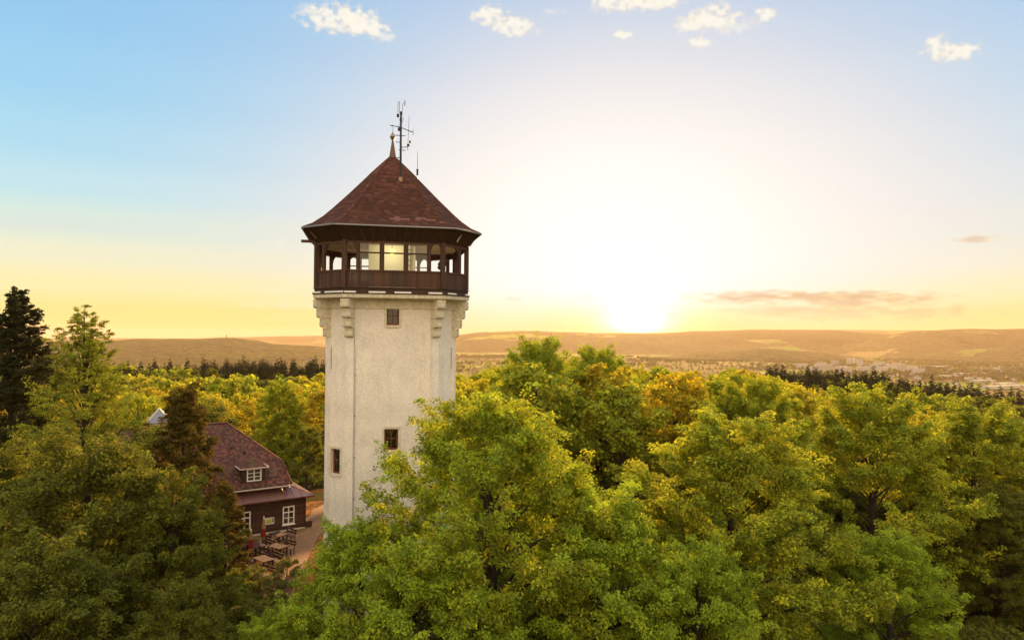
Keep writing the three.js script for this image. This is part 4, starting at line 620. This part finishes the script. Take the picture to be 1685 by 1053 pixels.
// conifer: whorls of drooping branches with hanging needle sprays
function conifer({ seed, H, R, base = 0.08, whorls = 30, arms = 7, sprays = 26, pal, size = 0.2, droop = 0.35, up = 0.0, thin = 0.13, trunkR = 0.22, sparse = 1, hang = 0.6, power = 0.85 }) {
  const r = rng(seed), W = new Shape3(), Lv = new Leaves(Math.ceil(whorls * arms * sprays * 3.4)), hb = H * base;
  W.tube([new V3(0, -0.6, 0), new V3(0, H * 0.5, 0), new V3(0.05, H * 0.985, 0.03)], [trunkR, trunkR * 0.55, 0.015], 8);
  for (let w = 0; w < whorls; w++) {
    const u = (w + 0.5) / whorls, y = hb + u * (H - hb), full = R * Math.pow(1 - u, power) * (0.85 + fbm(w * 0.7, seed, 2) * 0.35) + 0.12, n = Math.max(3, Math.round(arms * (0.55 + 0.45 * (1 - u))));
    for (let k = 0; k < n; k++) {
      const az = k / n * 6.2832 + w * 1.1 + (r() - 0.5) * 0.7, len = full * (0.58 + r() * 0.62), dr = droop * (1 - u * 0.8), yy = Math.min(H * 0.99, y + (r() - 0.5) * 1.9 * (H - hb) / whorls);
      const a = new V3(0, yy, 0), e = new V3(Math.cos(az) * len, yy - dr * len + up * len * u, Math.sin(az) * len), m = new V3(e.x * 0.5, yy + 0.08 * len, e.z * 0.5); W.tube([a, bez(a, m, e, 0.5), e], [0.03 + 0.02 * (1 - u), 0.02, 0.006], 4);
      const c0 = pal[Math.floor(r() * pal.length)], v = 0.75 + r() * 0.5, ns = Math.max(4, Math.round(sprays * (0.25 + 0.75 * len / R) * sparse));
      for (let s = 0; s < ns; s++) {
        const t = lerp(0.12, 1.02, (s + r()) / ns), p = bez(a, m, e, Math.min(1, t)), sl = size * (1.25 - t * 0.6) * (0.7 + r() * 0.6) * (0.5 + 0.5 * Math.min(1, (1 - u) * 2.2));
        for (const sd of [-1, 1, 0]) {
          const b = sd ? az + sd * (0.55 + r() * 0.5) : az + (r() - 0.5) * 0.5, tl = sd ? -hang * (0.3 + r() * 0.9) : -0.2 + r() * 0.5 - hang * 0.4, L = sl * (sd ? 1 : 0.8), dx = Math.cos(b) * Math.cos(tl), dy = Math.sin(tl), dz = Math.sin(b) * Math.cos(tl), roll = (r() - 0.5) * 1.6;
          let sx = -Math.sin(b) * Math.cos(roll), sy = Math.sin(roll), sz = Math.cos(b) * Math.cos(roll); const dt = sx * dx + sy * dy + sz * dz; sx -= dt * dx; sy -= dt * dy; sz -= dt * dz; const wd = L * thin * 2, mm = v * (0.8 + r() * 0.4);
          Lv.put(p.x + dx * L, p.y + dy * L, p.z + dz * L, dx * L, dy * L, dz * L, sx * wd, sy * wd, sz * wd, [c0[0] * mm, c0[1] * mm, c0[2] * mm], 0.3);
        }
      }
    }
  }
  return [W.build(), Lv.build()];
}
const PAL = {
  beech: [[0.336, 0.360, 0.0168], [0.282, 0.324, 0.0156], [0.396, 0.390, 0.0180], [0.240, 0.282, 0.0144]],
  fresh: [[0.300, 0.384, 0.0192], [0.252, 0.342, 0.0180], [0.348, 0.414, 0.0216]],
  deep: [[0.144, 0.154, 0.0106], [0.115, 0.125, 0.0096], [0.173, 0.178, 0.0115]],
  gold: [[0.456, 0.396, 0.0168], [0.396, 0.360, 0.0156], [0.360, 0.336, 0.0156]],
  amber: [[0.48, 0.37, 0.0144], [0.44, 0.35, 0.0144], [0.40, 0.34, 0.0144]],
  dark: [[0.04, 0.042, 0.01], [0.03, 0.033, 0.009], [0.05, 0.048, 0.011]],
  larch: [[0.24, 0.27, 0.02], [0.20, 0.235, 0.018], [0.28, 0.30, 0.022]],
  olive: [[0.12, 0.09, 0.012], [0.15, 0.10, 0.012], [0.09, 0.075, 0.011]],
};
const leafy = leafMat([1, 1, 1], 0.42), needles = leafMat([1, 1, 1], 0.25);
const groundAt = (p) => { p.y = groundHeight(p.x, p.z); return p; };
function makeTree(name, label, geos, mat, group) { const t = thing(name, label, 'tree', group); part(t, 'trunk', geos[0], M.bark); const c = part(t, 'crown', geos[1], mat); return t; }
function place(t, px, pyTop, d, H, turn = 0, wide = 1) {      // puts the tree's top at that height above its own ground, d metres away
  const top = at(px, pyTop, d), g = groundHeight(top.x, top.z), s = (top.y - g) / H; t.position.set(top.x, g, top.z); t.scale.set(s * wide, s, s * wide); t.rotation.y = turn; return t;
}
// near trees: each kind is grown once at full detail, then copied
const N = {};
const near = (key, kind, o) => { N[key] = { g: kind(o), H: o.H }; return N[key]; };
near('front', broadleaf, { seed: 3, H: 13.2, R: 6.2, base: 0.16, limbs: 52, subs: 16, tufts: 6, per: 36, leaf: 0.066, tuft: 0.36, spread: 1.1, inner: 0.36, pal: PAL.beech.concat(PAL.fresh), droop: 0.25, trunkR: 0.32 });
near('round', broadleaf, { seed: 8, H: 12, R: 5.2, base: 0.18, limbs: 42, subs: 15, tufts: 6, per: 35, leaf: 0.07, tuft: 0.36, spread: 1.1, inner: 0.36, pal: PAL.beech, droop: 0.22 });
near('low', broadleaf, { seed: 15, H: 9.5, R: 4.4, base: 0.12, limbs: 40, subs: 14, tufts: 6, per: 36, leaf: 0.062, tuft: 0.34, spread: 1.1, inner: 0.36, pal: PAL.fresh, droop: 0.3 });
near('deep', broadleaf, { seed: 21, H: 12, R: 4.9, base: 0.1, limbs: 44, subs: 15, tufts: 6, per: 34, leaf: 0.07, tuft: 0.36, spread: 1.1, inner: 0.34, pal: PAL.deep, droop: 0.25 });
near('tall', broadleaf, { seed: 33, H: 14, R: 4.6, base: 0.3, limbs: 42, subs: 14, tufts: 6, per: 32, leaf: 0.076, tuft: 0.38, spread: 1.15, inner: 0.3, pal: PAL.beech, droop: 0.15 });
near('spruce', broadleaf, { seed: 5, H: 18.5, R: 5.0, base: 0.05, limbs: 110, subs: 12, tufts: 6, per: 20, leaf: 0.085, tuft: 0.34, pal: PAL.dark, droop: 0.55, flat: 0.5, taper: 0.985, inner: 0.3, slim: 0.34 });
near('larch', broadleaf, { seed: 9, H: 17, R: 5.0, base: 0.05, limbs: 100, subs: 10, tufts: 5, per: 17, leaf: 0.075, tuft: 0.3, pal: PAL.larch, droop: 0.3, flat: 0.6, taper: 0.96, inner: 0.22, slim: 0.3 });
near('pine', broadleaf, { seed: 13, H: 12.5, R: 3.7, base: 0.08, limbs: 46, subs: 10, tufts: 6, per: 26, leaf: 0.085, tuft: 0.36, pal: PAL.olive, droop: 0.3, flat: 0.55, taper: 0.62 });
const mid = (o) => broadleaf({ H: 13, R: 5, base: 0.22, limbs: 24, subs: 9, tufts: 4, per: 11, leaf: 0.19, tuft: 0.66, trunkR: 0.26, ...o });
N.midA = { g: mid({ seed: 51, pal: PAL.beech }), H: 13 }; N.midB = { g: mid({ seed: 52, pal: PAL.gold, R: 4.6 }), H: 13 }; N.midC = { g: mid({ seed: 53, pal: PAL.amber, R: 5.2 }), H: 13 }; N.midD = { g: mid({ seed: 54, pal: PAL.deep, R: 4.7 }), H: 13 };
N.midS = { g: conifer({ seed: 61, H: 14, R: 2.5, whorls: 30, arms: 8, sprays: 10, pal: PAL.dark, size: 0.34, droop: 0.35, thin: 0.2 }), H: 14 };
const low = (o) => broadleaf({ H: 12, R: 5, base: 0.2, limbs: 15, subs: 6, tufts: 3, per: 9, leaf: 0.42, tuft: 0.95, trunkR: 0.25, ...o });
N.farA = { g: low({ seed: 71, pal: PAL.beech }), H: 12 }; N.farB = { g: low({ seed: 72, pal: PAL.gold }), H: 12 }; N.farD = { g: low({ seed: 73, pal: PAL.deep }), H: 12 };
N.farS = { g: conifer({ seed: 75, H: 14, R: 2.3, whorls: 22, arms: 6, sprays: 5, pal: PAL.dark, size: 0.5, droop: 0.4, thin: 0.22, power: 1 }), H: 14 };
N.shrub = { g: broadleaf({ seed: 81, H: 2.2, R: 1.4, base: 0.05, limbs: 14, subs: 7, tufts: 4, per: 18, leaf: 0.055, tuft: 0.24, trunkR: 0.05, pal: PAL.deep }), H: 2.2 };
N.shrubB = { g: broadleaf({ seed: 82, H: 2.0, R: 1.5, base: 0.05, limbs: 14, subs: 7, tufts: 4, per: 18, leaf: 0.05, tuft: 0.24, trunkR: 0.05, pal: [[0.16, 0.16, 0.03], [0.12, 0.13, 0.03], [0.2, 0.17, 0.03]] }), H: 2 };
const tree = (key, name, label, px, py, d, turn, wide = 1, mat, group) => place(makeTree(name, label, N[key].g, mat ?? (key === 'spruce' || key === 'larch' || key === 'pine' || key === 'midS' || key === 'farS' ? needles : leafy), group), px, py, d, N[key].H, turn, wide);

// trees that can be told apart, nearest first
tree('front', 'broadleaf_tree', 'large bright green broadleaf tree in front of the tower with branches reaching over its wall', 815, 655, 28, 2.4);
tree('low', 'broadleaf_tree', 'low spreading bright green tree at the foot of the tower front', 598, 866, 27, 1.0, 0.95);
tree('low', 'broadleaf_tree', 'small fresh green tree crown at the bottom edge below the garden path', 440, 1022, 25.5, 2.0, 0.95);
tree('low', 'broadleaf_tree', 'bushy bright green tree between the low spreading tree and the large one before the tower', 690, 900, 24, 4.4, 1.0);
tree('round', 'broadleaf_tree', 'wide rounded yellow green tree right of centre with layered branches', 1205, 688, 31, 0.6, 1.12);
tree('low', 'broadleaf_tree', 'leafy green tree low in front between the large tree and the rounded one', 985, 800, 28, 3.1, 1.0);
tree('low', 'broadleaf_tree', 'fresh green small tree at the bottom edge under the rounded tree', 1150, 905, 26, 5.2, 1.0);
tree('round', 'broadleaf_tree', 'big green beech right of the rounded tree with sunlit top twigs', 1440, 646, 39, 5.1, 1.05);
tree('tall', 'broadleaf_tree', 'high crowned green tree near the right edge standing on a bare dark trunk', 1600, 668, 42, 1.2, 1.15);
tree('tall', 'broadleaf_tree', 'green tree cut off by the right picture edge', 1700, 684, 45, 3.6, 1.1);
tree('low', 'broadleaf_tree', 'dark green small tree at the bottom edge before the bare trunks', 1465, 885, 31, 4.1, 1.0);
tree('front', 'broadleaf_tree', 'tallest tree of the wood right of the tower with loose top against the hills', 880, 560, 60, 4.6, 0.85);
tree('front', 'broadleaf_tree', 'broad domed tree of the wood straight below the setting sun', 990, 574, 64, 1.5, 0.85);
tree('round', 'broadleaf_tree', 'golden broadleaf tree behind the rounded tree right of the sun', 1235, 628, 50, 2.2, 0.95);
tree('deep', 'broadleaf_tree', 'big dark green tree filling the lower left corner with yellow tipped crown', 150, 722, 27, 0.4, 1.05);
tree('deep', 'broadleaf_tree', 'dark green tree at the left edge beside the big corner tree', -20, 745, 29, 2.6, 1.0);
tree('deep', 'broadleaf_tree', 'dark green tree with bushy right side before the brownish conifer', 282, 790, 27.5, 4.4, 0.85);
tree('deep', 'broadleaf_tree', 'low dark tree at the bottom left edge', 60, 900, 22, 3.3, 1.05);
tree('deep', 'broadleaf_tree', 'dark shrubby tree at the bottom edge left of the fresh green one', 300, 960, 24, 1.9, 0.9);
tree('spruce', 'spruce_tree', 'tall dark spruce against the sky at the left edge', 22, 466, 42, 1.1, 1.0);
tree('larch', 'larch_tree', 'pale green larch with thin open top left of the house', 146, 497, 40, 0.5, 1.0);
tree('pine', 'pine_tree', 'brownish dense conifer standing before the left end of the house roof', 302, 636, 45, 0.9, 0.92);
tree('pine', 'pine_tree', 'lower dark conifer hiding the left corner of the house', 372, 792, 43, 2.9, 0.95);
tree('round', 'broadleaf_tree', 'green broadleaf tree between house roof and tower with dark trunk showing', 462, 632, 72, 0.7, 0.8);
tree('midD', 'broadleaf_tree', 'dark green tree close behind the right end of the house', 505, 700, 68, 2.2, 0.9);
tree('midB', 'broadleaf_tree', 'yellow sunlit tree straight behind the house roof', 345, 645, 84, 1.2, 1.0);
tree('midA', 'broadleaf_tree', 'light green tree left of the yellow one behind the brownish conifer', 235, 650, 80, 3.1, 1.05);
tree('midA', 'broadleaf_tree', 'green tree in the gap between larch and dark spruce', 70, 668, 58, 2.0, 1.0);

tree('pine', 'pine_tree', 'brown olive conifer below the small turret left of the dense one', 238, 702, 47, 2.1, 1.0);
const inView = (x, z) => { const c = Math.cos(ROLL), s = Math.sin(ROLL), X = x / -z; return CX + X * F; };
const taken2 = [];
scene.children.forEach((o) => { if (o.userData.category === 'tree') taken2.push([o.position.x, o.position.z, 3.2]); });
taken2.push([towerPos.x, towerPos.z, 9], [houseO.x - 7, houseO.z - 2, 11], [houseO.x + 1, houseO.z + 2, 8]);
const free = (x, z, rad) => { for (const [a, b, q] of taken2) if (Math.hypot(a - x, b - z) < Math.max(rad, q)) return false; taken2.push([x, z, rad]); return true; };
const skyline = (px, tab) => { let k = 1; while (k < tab.length - 1 && px > tab[k][0]) k++; return lerp(tab[k - 1][1], tab[k][1], clamp((px - tab[k - 1][0]) / (tab[k][0] - tab[k - 1][0]), 0, 1)); };
function fill(seed, count, px0, px1, d0, d1, gap, top, kinds, name, label, group, tones) {
  const rows = {};
  const r = rng(seed); let made = 0;
  for (let n = 0; n < count * 40 && made < count; n++) {
    const px = lerp(px0, px1, r()), d = Math.sqrt(lerp(d0 * d0, d1 * d1, r())), x = (px - CX) / F * d, z = -d;
    if (!free(x, z, gap * (0.85 + r() * 0.3))) continue;
    const g = groundHeight(x, z), nat = (name === 'conifer_tree' ? 11 + r() * 7 : 10.5 + r() * 4.5), cap = at(px, skyline(px, top) + r() * 14, d).y - g, h = Math.min(nat, cap); if (h < 4.5) continue;
    const [key, mat] = kinds(px, d, r()), t = makeTree(name, label, N[key].g, mat, group), s = h / N[key].H; t.position.set(x, g, z); const w = s * (0.85 + r() * 0.3) * (h < nat ? 1.1 : 1); t.scale.set(w, s, w); t.rotation.y = r() * 6.28; made++; if (tones) { const tone = tones(key, mat); (rows[tone] ??= []).push([px, t]); }
  }
  for (const tone in rows) rows[tone].sort((a, b) => a[0] - b[0]).forEach(([, t], k) => { t.userData.label = label.replace('#', ORD[k] + ' ' + tone); });
}
const tone = (key, mat) => ({ midC: 'golden', midB: 'yellow green', midA: 'light green', midD: 'dark green', farA: 'light green', farB: 'yellow green', farD: 'dark green', deep: 'dark green' })[key];
const skyB = [[-200, 618], [160, 616], [300, 612], [520, 620], [750, 612], [840, 598], [960, 586], [1060, 600], [1200, 604], [1290, 622], [1400, 656], [1500, 672], [1700, 684], [2000, 690]];
fill(109, 30, 1380, 1720, 38, 60, 3.4, [[1200, 760], [1500, 800], [1800, 790]], () => ['deep', leafy], 'understory_tree', '# low tree from the left under the high crowns near the right edge', 'low trees under the crowns at the right', tone);
fill(101, 46, 735, 1420, 50, 74, 5.6, skyB, (px, d, q) => [q < 0.26 ? 'midC' : q < 0.58 ? 'midB' : q < 0.88 ? 'midA' : 'midD', leafy], 'broadleaf_tree', '# broadleaf tree from the left in the dense wood below the sun', 'broadleaf trees of the wood right of the tower', tone);
fill(102, 26, 1400, 1800, 50, 80, 5.8, skyB, (px, d, q) => [q < 0.26 ? 'midC' : q < 0.58 ? 'midB' : q < 0.88 ? 'midA' : 'midD', leafy], 'broadleaf_tree', '# broadleaf tree from the left behind the right hand beeches', 'broadleaf trees behind the beeches at the right', tone);
fill(103, 70, 740, 1800, 76, 150, 6.4, skyB.map(([a, b]) => [a, b + 2]), (px, d, q) => [q < 0.26 ? 'midC' : q < 0.58 ? 'midB' : q < 0.88 ? 'midA' : 'midD', leafy], 'broadleaf_tree', '# broadleaf tree from the left in the farther wood before the hazy valley', 'farther broadleaf trees right of the tower', tone);
fill(104, 66, 60, 560, 70, 135, 6.2, [[-200, 640], [200, 632], [330, 650], [450, 640], [560, 626]], (px, d, q) => [q < 0.26 ? 'midC' : q < 0.58 ? 'midB' : q < 0.88 ? 'midA' : 'midD', leafy], 'broadleaf_tree', '# broadleaf tree from the left in the sunlit wood behind the house', 'broadleaf trees of the wood behind the house', tone);
fill(105, 60, 100, 570, 135, 235, 6.8, [[-200, 612], [560, 612]], (px, d, q) => [q < 0.3 ? 'farB' : q < 0.75 ? 'farA' : 'farD', leafy], 'broadleaf_tree', '# distant tree from the left before the conifer row left of the tower', 'distant broadleaf trees left of the tower', tone);
fill(106, 100, 330, 560, 235, 325, 3.4, [[-200, 592], [180, 600], [300, 596], [420, 592], [560, 602]], () => ['farS', needles], 'conifer_tree', 'small dark distant conifer in the row beyond the green wood left of the tower', 'conifers on the far edge of the wood left of the tower');
fill(110, 60, 140, 560, 230, 320, 4.6, [[-200, 600], [560, 604]], (px, d, q) => [q < 0.2 ? 'farB' : q < 0.5 ? 'farA' : 'farD', leafy], 'broadleaf_tree', '# far tree from the left along the wood edge below the hazy hill', 'broadleaf trees on the far edge of the wood left of the tower', tone);
fill(107, 150, 1270, 1720, 215, 300, 3.8, [[1200, 602], [1300, 604], [1450, 608], [1600, 620], [1800, 640]], (px, d, q) => ['farS', needles], 'conifer_tree', 'small dark distant conifer in the row before the town on the right', 'conifers before the valley town on the right');
fill(108, 40, 1300, 1800, 140, 215, 7, [[1200, 640], [1400, 640], [1800, 660]], (px, d, q) => [q < 0.6 ? 'farD' : 'farA', leafy], 'broadleaf_tree', '# distant tree from the left just before the right hand conifer row', 'distant broadleaf trees before the right conifer row', tone);
for (const [k, px, d, y] of [[0, 1452, 190, 622], [1, 1600, 180, 628], [2, 1410, 200, 618], [3, 1515, 210, 624]]) tree('midS', 'conifer_tree', ['taller dark conifer standing out of the right conifer row above the golden beech top', 'dark pointed conifer rising over the wood near the right edge', 'dark conifer at the left end of the right conifer row', 'slim dark conifer in the middle of the right conifer row'][k], px, y, d, k, 1);
// shrubs round the beer garden
{
  const r = rng(202), spots = [[398, 905, 0, 'dark green shrub beside the garden lamp'], [385, 940, 0, 'dark shrub left of the garden tables'], [415, 975, 1, 'yellowish shrub at the near end of the tables'], [470, 965, 1, 'yellow green thin shrub beside the path end'], [446, 990, 1, 'yellowish shrub between the path and the bottom tree'], [360, 960, 0, 'dark shrub under the dark conifer by the garden'], [395, 990, 0, 'broad dark shrub near the bottom edge left of the path'], [340, 1010, 0, 'dark shrub at the bottom edge among the undergrowth'], [410, 1030, 1, 'olive shrub at the bottom edge below the garden'], [520, 1010, 0, 'green shrub in the gap between path and low spreading tree']];
  for (const [px, py, k, l] of spots) { const t = thing('shrub', l, 'shrub', null), g = N[k ? 'shrubB' : 'shrub'].g; part(t, 'stem', g[0], M.bark); part(t, 'crown', g[1], leafy); t.position.copy(onGround(px, py)); t.scale.setScalar(0.6 + r() * 0.45); t.rotation.y = r() * 6; }
}
// the far wood on the slopes and the woods of the valley: nobody could count them
function mass(name, geo, mat, count, seed, where) {
  const r = rng(seed), im = new THREE.InstancedMesh(geo, mat, count), m = new THREE.Matrix4(), q = new THREE.Quaternion(), up = new V3(0, 1, 0); let n = 0;
  for (let k = 0; k < count * 30 && n < count; k++) { const p = where(r); if (!p) continue; q.setFromAxisAngle(up, r() * 6.28); const s = p[3] * (0.8 + r() * 0.4); m.compose(new V3(p[0], p[1], p[2]), q, new V3(s * 1.1, s, s * 1.1)); im.setMatrixAt(n++, m); }
  im.count = n; im.name = numbered(name); im.userData.kind = 'stuff'; im.userData.label = 'far off wood covering the slopes'; im.castShadow = im.receiveShadow = true; scene.add(im); return im;
}
const wedge = (r, d0, d1, p0, p1) => { const px = lerp(p0, p1, r()), d = Math.sqrt(lerp(d0 * d0, d1 * d1, r())); return [(px - CX) / F * d, -d]; };
mass('forest', N.farS.g[1], needles, 3200, 301, (r) => { const [x, z] = wedge(r, 240, 620, -300, 2000); if (Math.abs(inView(x, z) - 920) < 330 && -z < 330) return null; return [x, groundHeight(x, z), z, 0.9]; });
mass('forest', N.farS.g[1], needles, 700, 311, (r) => { const [x, z] = wedge(r, 222, 320, 1260, 1850); return [x, groundHeight(x, z) - 1, z, 0.8 + r() * 0.25]; });
mass('forest', N.farS.g[1], needles, 420, 312, (r) => { const [x, z] = wedge(r, 245, 330, 150, 580); return [x, groundHeight(x, z) - 1.5, z, 0.75 + r() * 0.25]; });
mass('forest', N.farD.g[1], leafy, 260, 313, (r) => { const [x, z] = wedge(r, 215, 320, 1260, 1850); return [x, groundHeight(x, z) - 1, z, 0.85]; });
mass('forest', N.farD.g[1], leafy, 1500, 302, (r) => { const [x, z] = wedge(r, 330, 900, -300, 2000); return [x, groundHeight(x, z), z, 0.9]; });
{
  const clump = (seed, pal) => { const r = rng(seed), L = new Leaves(170); for (let k = 0; k < 165; k++) { const a = r() * 6.28, u = r() * 2 - 0.6, q = Math.sqrt(Math.max(0.05, 1 - u * u * 0.6)) * (0.7 + r() * 0.4) * 5, c = pal[Math.floor(r() * pal.length)], b = r() * 6.28, t = (r() - 0.5) * 1.6, s = 1.5; L.put(Math.cos(a) * q, 5 + u * 4.4, Math.sin(a) * q, Math.cos(b) * s, Math.sin(t) * s, Math.sin(b) * s, -Math.sin(b) * s, 0.4, Math.cos(b) * s, c, 0.2); } return L.build(); };
  const cA = clump(5, PAL.deep), cB = clump(6, PAL.beech.concat(PAL.deep));
  const woody = (x, z) => fbm(x / 520 + 31, z / 520 + 7, 4) > 0.515;
  mass('valley_woods', cA, leafy, 9000, 303, (r) => { const [x, z] = wedge(r, 2300, 6000, -100, 1900); if (!woody(x, z)) return null; return [x, groundHeight(x, z) - 1, z, 1.1]; });
  mass('valley_trees', cB, leafy, 5000, 304, (r) => { const [x, z] = wedge(r, 2300, 5200, 100, 1800); return [x, groundHeight(x, z) - 1, z, 0.75]; });
}
// undergrowth and fallen leaves under the trees
{
  const r = rng(66), L = new Leaves(900); for (let k = 0; k < 880; k++) { const a = r() * 6.28, q = Math.sqrt(r()) * 0.8, b = r() * 6.28, t = r() * 1.2, s = 0.07 + r() * 0.06, c = PAL.deep[Math.floor(r() * 3)], m = 0.8 + r() * 0.5; L.put(Math.cos(a) * q, 0.04 + r() * 0.45 * (1 - q), Math.sin(a) * q, Math.cos(b) * Math.cos(t) * s, Math.sin(t) * s, Math.sin(b) * Math.cos(t) * s, -Math.sin(b) * s * 0.5, 0, Math.cos(b) * s * 0.5, c.map((v) => v * m)); }
  const im = mass('undergrowth', L.build(), leafy, 1500, 305, (q) => { const [x, z] = wedge(q, 24, 95, -150, 1850), c = onGround(505, 905); if (Math.hypot(x - c.x, (z - c.z + 2) / 1.3) < 9 || Math.hypot(x - towerPos.x, z - towerPos.z) < 5 || Math.hypot(x - houseO.x + 8, z - houseO.z + 4) < 11) return null; return [x, groundHeight(x, z), z, 1.3]; }); im.userData.label = 'low green undergrowth on the forest floor';
}
renderer.render(scene, camera);
